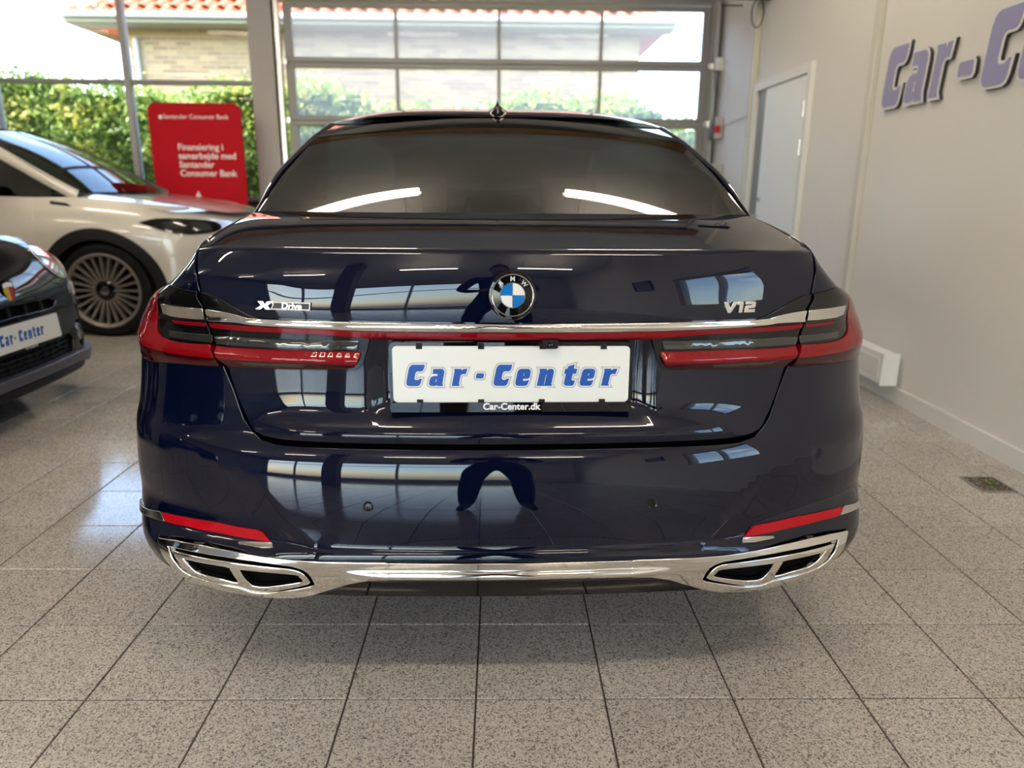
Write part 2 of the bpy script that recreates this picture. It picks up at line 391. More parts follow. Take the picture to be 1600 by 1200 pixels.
# --- pipes and small things on the right wall
p1 = MB().box(WX - .035, WX, 4.63, 4.70, .09, CZ, .006).build('trim_3', 'pipe_beige'); tag(p1, kind='structure', label='vertical cable duct on the right wall left of the sign')
p2 = MB().box(WX - .05, WX, 6.83, 6.88, .09, CZ, .006).build('trim_4', 'pipe_beige'); tag(p2, kind='structure', label='vertical cable duct beside the inner door')
def floor_drain():
    d = empty('floor_drain', (1.98, 2.745, 0), label='square drain opening in the tile floor with gravel and a green sprout', cat='drain')
    w, h = .072, .078
    for a, b, c, e in ((-w, w, -h, -h + .009), (-w, w, h - .009, h), (-w, -w + .009, -h + .009, h - .009), (w - .009, w, -h + .009, h - .009)):
        MB().box(a, b, c, e, -.003, .004).build('rim', 'steel', d)
    box('well', -w + .009, w - .009, -h + .009, h - .009, .0004, .0008, 'soil', d)
    rnd = random.Random(4); mb = MB()
    for k in range(60):
        x, y = rnd.uniform(-.056, .056), rnd.uniform(-.062, .062); r = rnd.uniform(.003, .006)
        mb.lathe([(r, 0), (r * .6, r * .5), (0, r * .6)], 5, Matrix.Translation((x, y, .0015)))
    tag(mb.build('gravel', 'gravel', d), kind='stuff')
    mb = MB()
    for k in range(14):
        a = rnd.uniform(0, 6.28); r = rnd.uniform(.008, .02); z = rnd.uniform(.006, .016)
        p = Vector((math.cos(a), math.sin(a), 0)); q = Vector((-p.y, p.x, 0)); c = Vector((.005, -.02, .003))
        mb.add([c, c + p * r * .6 + q * r * .3 + Vector((0, 0, z)), c + p * r + Vector((0, 0, z * .8)), c + p * r * .6 - q * r * .3 + Vector((0, 0, z))], [(0, 1, 2, 3)])
    mb.build('sprout', 'sprout', d)
pbr('soil', (.09, .072, .052), .95); pbr('gravel', (.30, .26, .20), .9); pbr('sprout', (.10, .20, .03), .6)
floor_drain()
def heater():
    d = empty('baseboard_heater', (WX - .016, 3.92, .10), label='low white convector box on the wall above the baseboard', cat='heater')
    MB().box(-.085, 0, .025, 1.35, 0, .175, .006).build('casing', 'door_leaf', d)
    MB().box(-.095, 0, 0, .025, -.004, .18, .004).build('end_cap', 'door_leaf', d)
    MB().box(-.095, 0, 1.35, 1.375, -.004, .18, .004).build('end_cap', 'door_leaf', d)
    MB().box(-.089, -.084, .06, 1.30, .03, .14, .002).build('front_panel', 'white_trim', d)
heater()
def door_controls():
    d = empty('door_control_box', (WX, 7.72, 1.28), label='pale grey control box beside the garage door', cat='control box')
    MB().box(-.11, 0, -.07, .07, -.14, .12, .008).build('casing', 'alu_light', d)
    MB().lathe([(.018, 0), (.018, .01), (.010, .014), (0, .014)], 12, Matrix.Translation((-.11, -.02, .05)) @ Matrix.Rotation(R(-90), 4, 'Y')).build('button', 'white_trim', d)
    s = empty('emergency_release', (WX - .06, 7.80, 1.73), label='red pull handle with a cord beside the garage door', cat='handle')
    MB().box(-.03, .03, -.05, -.02, -.035, .035, .008).build('grip', 'red_plastic', s)
    MB().box(-.012, .06, -.03, .03, -.09, .12, .006).build('bracket', 'alu_light', s)
    MB().tube([(.02, -.03, .01), (.045, -.4, .04), (.05, -.85, .06)], .004, 6).build('cord', 'alu', s)
    b = empty('door_sensor', (WX - .05, 7.93, 2.36), label='small white sensor box at the top right of the garage door', cat='sensor')
    MB().box(-.03, .05, -.03, .03, -.06, .06, .006).build('casing', 'white_trim', b); MB().tube([(.0, 0, -.06), (.03, .02, -.3)], .005, 6).build('cable', 'alu', b)
    c = empty('wall_bracket', (WX - .02, 6.62, 2.67), label='black bracket with a wire loop high on the right wall above the door', cat='bracket')
    MB().box(-.30, .02, -.05, .05, -.01, .09, .01).build('body', 'black_plastic', c)
    MB().tube([(-.16, 0, -.02), (-.20, 0, .02), (-.42, .02, .02), (-.40, 0, -.06), (-.22, 0, -.06)], .006, 6).build('arm', 'black_plastic', c)
    MB().tube([(-.10 + .05 * math.sin(t), -.02, -.12 + .11 * math.cos(t)) for t in np.linspace(0, 5.9, 18)], .005, 6).build('wire_loop', 'black_plastic', c)
pbr('red_plastic', (.45, .01, .015), .4)
door_controls()

# --- "Car-Center" letters on the right wall
pbr('sign_face', (.29, .27, .45), .45); pbr('sign_edge', (.72, .70, .70), .5); pbr('sign_side', (.03, .03, .04), .5)
def wall_sign():
    d = empty('wall_sign', (WX, 4.52, 1.60), label='raised purple Car-Center letters with white outlines on the right wall', cat='sign')
    # local: x runs towards the camera (-Y), y up, z into the room (-X)
    SP = [4.507, 4.262, 4.018, 3.785, 3.597, 3.345, 3.10, 2.86, 2.66, 2.42]
    for k, ch in enumerate('Car-Center'):
        H = .315
        wide = {'-': .92, 'r': .60, 'n': .72, 't': .66}.get(ch, .76)
        y0 = .008 if ch != '-' else -.03
        sp = glyph(ch, H, 4.52 - SP[k], .12 if ch != '-' else .02, wide)
        M = frame((0, 0, y0), (0, -1, 0), (-1, 0, 0))
        M1 = M.copy(); M1.translation += Vector((-.020, 0, 0)); M2 = M.copy(); M2.translation += Vector((-.0232, 0, 0)); M0 = M.copy(); M0.translation += Vector((-.009, 0, 0))
        lt = flat('letter', sp, 'sign_edge', d, M1, offset=.013, extrude=.002)
        flat('letter_side', sp, 'sign_side', lt, M0, offset=.012, extrude=.009)
        flat('letter_face', sp, 'sign_face', lt, M2, offset=-.001, extrude=.0015)
wall_sign()

# --- red standing sign
pbr('banner_red', (.50, .0004, .010), .6, spec=.2)
def banner():
    d = empty('floor_sign', (-2.98, 7.62, 0), label='red standing sign with white print in front of the shop window', cat='sign')
    W, H = .89, 1.88
    fn = lambda a, b, e: (a, e, b)
    MB().prism(rrect(W, H, .075, 6, 0, H / 2 + .03), fn, .02, -.02).build('board', 'banner_red', d)
    MB().box(-.42, .42, -.19, .19, 0, .03, .006).build('foot', 'steel', d)
    def line(t, x, z, s, off=.0015):
        M = frame((x, -.0212, z), (1, 0, 0), (0, -1, 0)); flat('print', None, 'white_print', d, M, text=t, size=s, align='LEFT', offset=off, extrude=.0004)
    line('Santander Consumer Bank', -.30, 1.765, .058, .0005)
    MB().lathe([(0, 0), (.02, 0), (.02, .0006), (0, .0006)], 12, frame((-.325, -.0212, 1.778), (1, 0, 0), (0, -1, 0))).build('print', 'white_print', d)
    for k, t in enumerate(('Finansiering i', 'samarbejde med', 'Santander', 'Consumer Bank')): line(t, -.19, 1.475 - .082 * k, .085, .0015)
    MB().add([(-.06, -.0212, 1.03), (.0, -.0212, 1.03), (-.03, -.0212, 1.09)], [(0, 1, 2)]).build('print', 'white_print', d)
banner()

# --- ceiling strip lamps
def strips():
    k = 0
    for y in (-4.2, .1, 4.45):
        for x in (-6.3, -3.8, -1.16, 1.05):
            l = .52
            t = tag(MB().box(x - l - .02, x + l + .02, y - .02, y + .02, 3.33, 3.35).build('strip_lamp', 'white_trim'), 'long slim ceiling lamp with a warm diffuser above the showroom', 'lamp', 'ceiling strip lamps')
            MB().box(x - l, x + l, y - .036, y + .036, 3.286, 3.33, .006).build('diffuser', 'strip_lamp', t)
            for e in (-.4, .4): MB().tube([(x + e, y, 3.35), (x + e, y, CZ)], .003, 5).build('wire', 'steel', t)
strips()

# ================================================================== DARK BLUE SEDAN
# car frame: u to the right, v forwards from the rear bumper, w up
def pchip(x, y, xq):
    x = np.asarray(x, float); y = np.asarray(y, float); h = np.diff(x); d = np.diff(y) / h; m = np.zeros_like(y)
    w1 = 2 * h[1:] + h[:-1]; w2 = h[1:] + 2 * h[:-1]; ok = d[:-1] * d[1:] > 0
    m[1:-1] = np.where(ok, (w1 + w2) / (w1 / np.where(ok, d[:-1], 1) + w2 / np.where(ok, d[1:], 1)), 0)
    m[0] = d[0]; m[-1] = d[-1]
    xq = np.asarray(xq, float); i = np.clip(np.searchsorted(x, xq) - 1, 0, len(h) - 1); t = (xq - x[i]) / h[i]; c = np.clip(t, 0, 1); e = (t - c) * h[i]
    t2 = c * c; t3 = t2 * c
    return (2 * t3 - 3 * t2 + 1) * y[i] + (t3 - 2 * t2 + c) * h[i] * m[i] + (-2 * t3 + 3 * t2) * y[i + 1] + (t3 - t2) * h[i] * m[i + 1] + e * np.where(t > 1, m[i + 1], m[i])
def spline(x, y):
    n = len(x); h = np.diff(x); A = np.zeros((n, n)); b = np.zeros(n)
    A[0, 0] = 1; b[0] = 0 if abs(y[0]) < 1e-9 and y[1] < .1 * h[0] else (y[1] - y[0]) / h[0]
    A[-1, -1] = 1; b[-1] = (y[-1] - y[-2]) / h[-1]
    for i in range(1, n - 1):
        A[i, i - 1] = 1 / h[i - 1]; A[i, i] = 2 * (1 / h[i - 1] + 1 / h[i]); A[i, i + 1] = 1 / h[i]
        b[i] = 3 * ((y[i] - y[i - 1]) / h[i - 1] ** 2 + (y[i + 1] - y[i]) / h[i] ** 2)
    m = np.linalg.solve(A, b)
    def ev(q):
        q = np.asarray(q, float); i = np.clip(np.searchsorted(x, q) - 1, 0, n - 2); t = (q - x[i]) / h[i]; t2 = t * t; t3 = t2 * t
        return (2 * t3 - 3 * t2 + 1) * y[i] + (t3 - 2 * t2 + t) * h[i] * m[i] + (-2 * t3 + 3 * t2) * y[i + 1] + (t3 - t2) * h[i] * m[i + 1]
    return ev
def sstep(a, b, x):
    t = np.clip((np.asarray(x, float) - a) / (b - a), 0, 1); return t * t * (3 - 2 * t)
_tF = [1.006, 1.0, .985, .94, .84, .66, .40, .2, 0]; _tV = [2.6, 3.6, 4.3, 4.72, 4.97, 5.10, 5.18, 5.2, 5.205]
PF = np.array([0, .2, .4, .58, .72, .83, .91, .96, .985, 1.0, 1.004, 1.004] + _tF)
PV = np.array([0, .004, .018, .048, .095, .16, .245, .35, .48, .7, 1.0, 1.4] + _tV)
PF2 = np.array([0, .2, .4, .6, .78, .92, .968, .988, .996, 1.0, 1.004, 1.004] + _tF)
PV2 = np.array([0, .004, .015, .034, .062, .105, .165, .28, .42, .68, 1.0, 1.4] + _tV)
PV3 = np.array([0, .003, .010, .024, .050, .096, .17, .28, .43, .7, 1.0, 1.4] + _tV)
SJ = np.concatenate([[0], np.cumsum(np.hypot(np.diff(PF * .95), np.diff(PV)))])
fF, fV, fF2, fV2, fV3 = [spline(SJ, a) for a in (PF, PV, PF2, PV2, PV3)]
LW = np.array([.22, .25, .28, .31, .34, .38, .42, .47, .55, .60, .62, .70, .78, .86, .90, .94, .98, 1.01, 1.04, 1.08, 1.12])
LV = np.array([.035, .022, .012, .005, .001, 0, .0005, .003, .0135, .029, .044, .056, .058, .053, .050, .0525, .059, .067, .074, .078, .08])
LB = np.array([.88, .91, .93, .942, .952, .963, .974, .979, .980, .980, .978, .968, .956, .920, .876, .792, .738, .720, .692, .655, .63])
_wg = np.linspace(.18, 1.14, 961); _k = np.exp(-.5 * (np.arange(-40, 41) / 10.) ** 2); _k /= _k.sum()
def _sm(y): return np.convolve(np.pad(pchip(LW, y, _wg), 40, mode='reflect', reflect_type='odd'), _k, 'valid')
_bg2, _vg = _sm(LB), _sm(LV)
def body(s, w):
    s = np.asarray(s, float); w = np.asarray(w, float) + 0 * s; a = np.abs(s)
    b = np.interp(w, _wg, _bg2); v0 = np.interp(w, _wg, _vg)
    k = sstep(.84, .98, w); k3 = sstep(0, 1, (.44 - w) / .12)
    u = np.sign(s) * b * (fF(a) * (1 - k) + k * fF2(a))
    v = v0 + (fV(a) * (1 - k3) + k3 * fV3(a)) * (1 - k) + k * fV2(a)
    ww = w - sstep(3.9, 5.15, v) * (w - .25) * .26
    return np.stack([u, v, ww], -1)
FACET = np.array([(1.0, .556), (.8682, .5605), (.78, .572), (.6937, .5778), (.627, .5557), (.5447, .5312), (.4789, .4704), (.4226, .3851), (.41, .36)])
def bumper_s(s, w):
    P = body(s, w); a = np.abs(np.asarray(s, float)); q = np.stack([a, np.asarray(w, float) + 0 * a], -1)
    d = np.full(a.shape, 9.); sg = np.zeros(a.shape)
    for p0, p1 in zip(FACET[:-1], FACET[1:]):
        e = p1 - p0; t = np.clip(((q - p0) @ e) / (e @ e), 0, 1); r = q - (p0 + t[..., None] * e); di = np.hypot(r[..., 0], r[..., 1])
        c = e[0] * r[..., 1] - e[1] * r[..., 0]; up = di < d; d = np.where(up, di, d); sg = np.where(up, np.sign(c), sg)
    D = np.where(sg > 0, d, 0)      # lower outer side of the crease
    dep = .020 * (1 - np.exp(-D / .055)) * sstep(.362, .384, w) * (1 - sstep(.80, 1.02, a))
    P[..., 1] += dep
    # the ledge above the chrome band
    P[..., 1] -= .006 * (1 - sstep(.372, .384, w)) * (1 - sstep(.5, .62, a))
    return P
def trunk_s(s, w):
    P = body(s, w); a = np.abs(P[..., 0])
    rec = (1 - sstep(.262, .318, a)) * sstep(.655, .70, w) * (1 - sstep(.840, .846, w))
    P[..., 1] += .024 * rec
    w = np.asarray(w, float); fl_ = np.interp(w, [.60, .640, .645, .655, .67, .69, .72, .77], [.0, .030, .0265, .0195, .0115, .0055, .0015, 0])
    P[..., 1] -= fl_ * (1 - .75 * sstep(.42, .58, np.abs(np.asarray(s, float))))
    return P
def inside(q, poly):
    x, y = q[:, 0], q[:, 1]; r = np.zeros(len(q), bool); n = len(poly)
    for i in range(n):
        x0, y0 = poly[i]; x1, y1 = poly[(i + 1) % n]
        if y0 == y1: continue
        r ^= ((y0 > y) != (y1 > y)) & (x < (x1 - x0) * (y - y0) / (y1 - y0) + x0)
    return r
def densify(poly, st):
    out = []; n = len(poly)
    for i in range(n):
        a = np.array(poly[i], float); b = np.array(poly[(i + 1) % n], float); m = max(1, int(np.ceil(np.hypot(*(b - a)) / st)))
        for k in range(m): out.append(a + (b - a) * k / m)
    return np.array(out)
def curve(pts, n=6):
    """Catmull-Rom through open points"""
    p = np.array(pts, float); p = np.vstack([2 * p[0] - p[1], p, 2 * p[-1] - p[-2]]); out = []
    for i in range(1, len(p) - 2):
        for t in np.arange(n) / n:
            out.append(.5 * ((2 * p[i]) + (p[i + 1] - p[i - 1]) * t + (2 * p[i - 1] - 5 * p[i] + 4 * p[i + 1] - p[i + 2]) * t * t + (3 * p[i] - p[i - 1] - 3 * p[i + 1] + p[i + 2]) * t ** 3))
    out.append(p[-2]); return [tuple(q) for q in out]
def closed(pts, n=4): return curve(list(pts) + [pts[0]], n)[:-1]
def fl(pts): return [(-a, b) for a, b in pts]
def normals(fn, q):
    h = 2e-3; ts = fn(q[:, 0] + h, q[:, 1]) - fn(q[:, 0] - h, q[:, 1]); tw = fn(q[:, 0], q[:, 1] + h) - fn(q[:, 0], q[:, 1] - h)
    n = np.cross(ts, tw); return n / np.maximum(np.linalg.norm(n, axis=1, keepdims=True), 1e-9)
def panel(name, poly, fn, m, parent, holes=(), off=0., thick=.006, st=.02, sub=None, edge=.0012):
    """a skin cut out of surface fn(s, w) along an outline, standing off it and with turned-in edges"""
    loops = [densify(p, st * .7) for p in [poly] + list(holes)]
    area = lambda p: .5 * np.sum(p[:, 0] * np.roll(p[:, 1], -1) - np.roll(p[:, 0], -1) * p[:, 1])
    loops = [l if (area(l) > 0) == (k == 0) else l[::-1] for k, l in enumerate(loops)]
    P = np.vstack(loops); E = []; k = 0
    for l in loops: E += [(k + i, k + (i + 1) % len(l)) for i in range(len(l))]; k += len(l)
    lo, hi = P.min(0), P.max(0)
    g = np.stack(np.meshgrid(np.arange(lo[0] + st / 2, hi[0], st), np.arange(lo[1] + st / 2, hi[1], st)), -1).reshape(-1, 2)
    def ins(q):
        r = inside(q, loops[0])
        for h in loops[1:]: r &= ~inside(q, h)
        return r
    if len(g):
        g = g[ins(g)]
        if len(g):
            dm = np.min(np.hypot(g[:, None, 0] - P[None, :, 0], g[:, None, 1] - P[None, :, 1]), 1) if len(g) * len(P) < 6e6 else np.concatenate([np.min(np.hypot(c[:, None, 0] - P[None, :, 0], c[:, None, 1] - P[None, :, 1]), 1) for c in np.array_split(g, 12)])
            g = g[dm > st * .45]
    A = np.vstack([P, g]) if len(g) else P
    vs, es, fs = delaunay_2d_cdt([Vector(p) for p in A], E, [], 0, 1e-7)[:3]
    Q = np.array([v[:] for v in vs]); Fc = np.array([f for f in fs if len(f) == 3])
    Fc = Fc[ins(Q[Fc].mean(1))]
    q0, q1, q2 = Q[Fc[:, 0]], Q[Fc[:, 1]], Q[Fc[:, 2]]
    cr = (q1[:, 0] - q0[:, 0]) * (q2[:, 1] - q0[:, 1]) - (q1[:, 1] - q0[:, 1]) * (q2[:, 0] - q0[:, 0]); Fc = Fc[np.abs(cr) > 1e-12]; cr = cr[np.abs(cr) > 1e-12]
    Fc[cr < 0] = Fc[cr < 0][:, ::-1]
    offn = off if callable(off) else (lambda s, w: off + 0 * s)
    fo = lambda s, w: fn(s, w) + 0
    N0 = normals(fn, Q); X = fn(Q[:, 0], Q[:, 1]) + N0 * offn(Q[:, 0], Q[:, 1])[:, None]
    if callable(off):
        def f2(s, w):
            qq = np.stack([s, w], -1); return fn(s, w) + normals(fn, qq) * offn(s, w)[:, None]
        N = normals(f2, Q)
    else: N = N0
    V = [tuple(p) for p in X]; NN = [tuple(n) for n in N]; F = [tuple(f) for f in Fc]
    for l in loops:                       # rounded edge and return flange
        n = len(l); Nl0 = normals(fn, l); Xl = fn(l[:, 0], l[:, 1]) + Nl0 * offn(l[:, 0], l[:, 1])[:, None]
        tg = np.roll(Xl, -1, 0) - np.roll(Xl, 1, 0); tg /= np.maximum(np.linalg.norm(tg, axis=1, keepdims=True), 1e-9)
        o = np.cross(tg, Nl0)
        Nl = Nl0 if not callable(off) else normals(f2, l)
        rows = [(Xl, Nl), (Xl + o * edge * .7 - Nl0 * edge * .3, Nl * .7 + o * .7), (Xl + o * edge - Nl0 * edge, o), (Xl + o * edge - Nl0 * max(thick, edge * 1.2), o)]
        b = len(V)
        for x, nn in rows:
            nn = nn / np.linalg.norm(nn, axis=1, keepdims=True); V += [tuple(p) for p in x]; NN += [tuple(p) for p in nn]
        for r in range(3):
            for i in range(n):
                j = (i + 1) % n; F.append((b + r * n + i, b + (r + 1) * n + i, b + (r + 1) * n + j, b + r * n + j))
    me = bpy.data.meshes.new(name); me.from_pydata([tuple(map(float, v)) for v in V], [], [tuple(map(int, f)) for f in F]); me.update(); me.shade_smooth()
    me.normals_split_custom_set_from_vertices([tuple(map(float, x)) for x in NN])
    return link(name, me, m, parent)
def grid(name, fn, na, nb, m, parent, thick=0):
    """fn(a, b) arrays in 0..1 -> points; outward normal = d/da x d/db"""
    a, b = np.meshgrid(np.linspace(0, 1, na), np.linspace(0, 1, nb), indexing='ij'); X = fn(a, b)
    V = X.reshape(-1, 3); F = [(i * nb + j, (i + 1) * nb + j, (i + 1) * nb + j + 1, i * nb + j + 1) for i in range(na - 1) for j in range(nb - 1)]
    return mesh(name, V, F, m, parent, True)

SPOSE = (.0258, 1.4547, R(1.41))
sedan = empty('sedan_car', (SPOSE[0], SPOSE[1], 0), SPOSE[2], label='dark blue luxury sedan seen from behind with V12 badge and chrome exhaust surrounds', cat='car')
GB = [(.8701, 1.0054), (.7853, .9610), (.7468, .9337), (.7002, .8968), (.6819, .8569), (.6591, .8246), (.6463, .7958), (.6295, .7732), (.6214, .7658), (.6016, .7273), (.5825, .6811), (.5679, .6493), (.5492, .6283), (.5254, .6142), (.4940, .6065), (.4726, .6051), (.3608, .6046), (.2357, .6046), (0, .6046)]
GT = [(.8410, 1.0066), (.7775, .9614), (.7420, .9340), (.6954, .8971), (.6769, .8573), (.6535, .8251), (.6409, .7962), (.6230, .7737), (.6134, .7660), (.5908, .7070), (.5753, .6761), (.5556, .6475), (.5438, .6331), (.5222, .6246), (.4817, .6207), (.3622, .6194), (.2365, .6193), (0, .6193)]
GB = [(a + (.004 if b > .77 else .007 if a > .5 else .002), b - (.002 if a < .53 else 0)) if a > 0 else (a, b - .002) for a, b in GB]
SUR = [(.8336, .3602), (.7608, .3674), (.6962, .3692), (.6201, .3659), (.5494, .3597), (.4802, .3547), (.4151, .3534), (.3742, .3534), (.2693, .3536)]
SUR_IN = [(.2693, .3130), (.3179, .3118), (.3629, .3023), (.4031, .2877), (.4681, .2643), (.5181, .2535), (.5926, .2529), (.6829, .2598), (.7500, .2730), (.785, .284), (.805, .302), (.820, .327), (.828, .3483)]
LBOT = [(.6214, .7645), (.7099, .7625), (.7878, .757), (.8602, .750), (.8985, .748), (.9252, .749), (.96, .752), (1.05, .760), (1.10, .768)]
# bumper skin
half = [(0, .6026)] + GB[::-1][1:11] + [(.6280, .7640)] + [(a, b - .002) for a, b in LBOT[1:]] + [(1.10, .768), (1.40, .775), (1.40, .33), (1.25, .31), (1.0, .305), (.88, .297), (.82, .292)]
half += [(.835, .327), (.842, .350), (.8400, .3665), (.7608, .3735), (.6962, .3752), (.6201, .3719), (.5494, .3657), (.4802, .3607), (.4151, .3590), (.2693, .3592), (0, .3592)]
def sym(h): return list(h) + fl(h[::-1][(1 if h[-1][0] == 0 else 0):(-1 if h[0][0] == 0 else None)])
bumper = panel('bumper', sym(half), bumper_s, 'paint', sedan, st=.016, thick=.02, edge=.003)
# quarter panels above and behind the lamps
for sg in (1, -1):
    f = (lambda q: q) if sg > 0 else fl
    qp = [(.7431, .9290), (.7938, .9330), (.8543, .9372), (.945, .922), (1.02, .905), (1.10, .885), (1.10, .772), (1.40, .779), (1.40, 1.085), (1.22, 1.081), (1.12, 1.066), (1.0, 1.0436), (.93, 1.029), (.89, 1.016), (.8701, 1.0065), (.7893, .9610), (.7508, .9337)]
    panel('quarter_panel', f(qp), body, 'paint', sedan, st=.016, thick=.03, edge=.003)
# trunk lid: rear face
LIP = [(0, 1.0155), (.2076, 1.0154), (.4290, 1.0147), (.6302, 1.0141), (.78, 1.0105), (.8410, 1.0066)]
trunk = empty('trunk_lid'); trunk.parent = sedan
panel('rear_face', sym(curve(LIP, 3) + GT[1:]), trunk_s, 'paint', trunk, st=.014, thick=.012, edge=.0022)
def lip(s): return body(s, np.interp(np.abs(s), [p[0] for p in LIP], [p[1] for p in LIP]))
def vbase(u): return .45 + .085 * (np.abs(u) / .64) ** 2.2
def deck(a, b):
    s = (2 * a - 1) * .8410; L = lip(s); u1 = L[..., 0] * (.640 / .668); vb = vbase(u1)
    e = np.clip(b * 1.0, 0, 1); e = e ** 1.35
    top = np.stack([u1, vb, 1.0855 - .002 * (u1 / .64) ** 2], -1)
    X = L + (top - L) * e[..., None]
    roll = 1 - np.exp(-e * np.hypot(vb - L[..., 1], .07) / .004)
    X[..., 2] += .0075 * roll * (1 - e) + .007 * np.sin(np.pi * e) * (1 - .25 * (u1 / .64) ** 2)
    return X
grid('deck', deck, 61, 50, 'paint', trunk)
# filler below gaps
def shell(a, b):
    P = body((2 * a - 1) * SJ[-1], .27 + b * .74)
    P[..., 0] *= .955; P[..., 1] = .055 + (P[..., 1] - .0) * .965 + .02
    return P
def shell2(a, b): return shell(a, b)
sh = grid('body_shell', shell, 260, 24, 'void', sedan)
def under_deck(a, b):
    u = (2 * a - 1) * .635; v = .17 + b * .55; return np.stack([u, v + .05 * (u / .7) ** 2, .985 + .085 * b], -1)
grid('gutter', under_deck, 12, 8, 'void', sedan)
# rear window, roof, pillars
def gl_edge(t, side=0):       # glass side edge, t 0 bottom .. 1 top
    return np.stack([np.interp(t, [0, .3, .7, 1], [.640, .643, .635, .622]), np.interp(t, [0, 1], [.534, 1.58]), np.interp(t, [0, .3, .7, 1], [1.079, 1.181, 1.304, 1.379])], -1)
def rear_glass(a, b):
    x = 2 * a - 1; ed = gl_edge(b); u = ed[..., 0] * x
    vc = .45 + 1.05 * b; wc = 1.080 + (1.402 - 1.080) * b + .030 * np.sin(np.pi * b) ** 1.0
    k = np.abs(x) ** 2.2
    v = vc + (ed[..., 1] - vc) * k; w = wc + (ed[..., 2] + .012 * np.sin(np.pi * b) - wc) * k
    return np.stack([u, v, w], -1)
rg = grid('rear_window', rear_glass, 49, 33, 'tint_glass', sedan)
def frit(a, b):               # dark border of the glass, just below it
    return rear_glass(a, b) - np.array([0, -.003, .004])
def rim_strip(name, c0, c1, m, n=40, parent=None):
    t = np.linspace(0, 1, n); A = c0(t); B = c1(t); V = np.concatenate([A, B]); F = [(i, i + 1, n + i + 1, n + i) for i in range(n - 1)]
    return mesh(name, V, F, m, parent or sedan, True)
# roof
def outer_edge(v):            # pillar / roof rail silhouette (u, w)
    return np.interp(v, [.45, .55, .75, 1.2, 1.6, 1.8, 2.2, 2.8, 3.4, 3.8, 4.2], [.648, .656, .668, .668, .664, .658, .652, .65, .655, .68, .72]), pchip([.45, .55, .75, 1.2, 1.45, 1.7, 2.2, 2.8, 3.4, 3.8, 4.2], [1.05, 1.083, 1.161, 1.287, 1.345, 1.393, 1.428, 1.428, 1.38, 1.24, 1.06], v)
def roof(a, b):
    x = 2 * a - 1; vs = 1.51 + .085 * np.abs(x) ** 2.2; v = vs + (3.40 - .12 * x * x - vs) * b
    ue, we = outer_edge(v); u = ue * x
    wc = pchip([1.4, 1.5, 1.75, 2.0, 2.4, 2.9, 3.4], [1.37, 1.404, 1.455, 1.4785, 1.487, 1.475, 1.425], v)
    return np.stack([u, v, wc + (we - wc) * np.abs(x) ** 4.2], -1)
grid('roof', roof, 65, 40, 'paint', sedan)
def windscreen(a, b):
    x = 2 * a - 1; v0 = 3.41 - .12 * x * x; v1 = 4.28 - .22 * x * x; v = v0 + (v1 - v0) * b
    ue, we = outer_edge(v); wc = pchip([3.2, 3.4, 3.8, 4.3], [1.44, 1.425, 1.27, 1.05], v) + .0
    return np.stack([ue * x * .97, v, wc + (we - wc) * np.abs(x) ** 3], -1)
grid('windscreen', windscreen, 21, 14, 'car_glass', sedan)
def hood(a, b):
    x = 2 * a - 1; v = 4.22 - .2 * x * x + (5.17 - .25 * np.abs(x) ** 3 - 4.22 + .2 * x * x) * b
    hw = np.interp(v, [4.0, 4.6, 5.0, 5.2], [.74, .74, .70, .62]); w = np.interp(v, [4.0, 4.3, 4.7, 5.0, 5.2], [1.045, 1.03, .965, .88, .80])
    return np.stack([hw * x, v, w - .03 * x * x * x * x - .02 * x * x], -1)
grid('hood', hood, 21, 14, 'paint', sedan)
for sg in (1, -1):
    mir = np.array([sg, 1, 1.])
    o_ = (lambda f: f) if sg > 0 else (lambda f: (lambda a, b: f(1 - a, b)))
    def cpil(a, b):           # from the glass edge out over the pillar and down to the shoulder
        v = .50 + a * 1.12; t = np.clip((v - .534) / 1.046, 0, 1); G = gl_edge(t); ue, we = outer_edge(v)
        g = np.stack([G[..., 0] + .007, v, G[..., 2] - .004 - .3 * np.maximum(0, .534 - v)], -1)
        e = np.stack([ue, v, we], -1); wb = np.interp(v, [.5, .9, 1.7], [1.05, 1.06, 1.05]); bl = np.stack([np.interp(wb, LW, LB) * 1.004 + .004, v, wb], -1)
        k = (b * 2)[..., None]; m1 = g + (e - g) * np.clip(k, 0, 1); m1[..., 2] += .010 * np.sin(np.pi * np.clip(b * 2, 0, 1)); m2 = e + (bl - e) * np.clip(k - 1, 0, 1)
        return np.where(k <= 1, m1, m2) * mir
    def swin(a, b):
        v = 1.60 + a * 2.35; ue, we = outer_edge(v); bl = .715 + 0 * v
        return np.stack([ue - .004 + (bl - ue) * b, v, we - .006 + (1.05 - we) * b], -1) * mir
    grid('pillar', o_(cpil), 30, 17, 'paint', sedan)
    grid('side_window', o_(swin), 30, 8, 'car_glass', sedan)
    rim_strip('window_seal', lambda t: (gl_edge(t) + np.array([-.012, 0, .0025])) * mir, lambda t: (gl_edge(t) + np.array([.012, 0, .001])) * mir, 'black_gloss')
    # flank with wheel arches up to the nose
    off = SJ[11] - 1.404
    arc = lambda vc: [(vc + off + .405 * math.cos(t), .345 + .405 * math.sin(t)) for t in np.linspace(0, math.pi, 17)][::-1]
    fk = [(1.404, .33)] + [p for p in arc(1.17) if p[0] > 1.41] + arc(4.36)[:] + [(SJ[-1] - .95, .30), (SJ[-1], .28), (SJ[-1], 1.03), (SJ[-1] - .9, 1.04), (4.2, 1.055), (1.404, 1.062)]
    panel('flank', fk if sg > 0 else fl(fk), body, 'paint', sedan, st=.05, thick=.03)
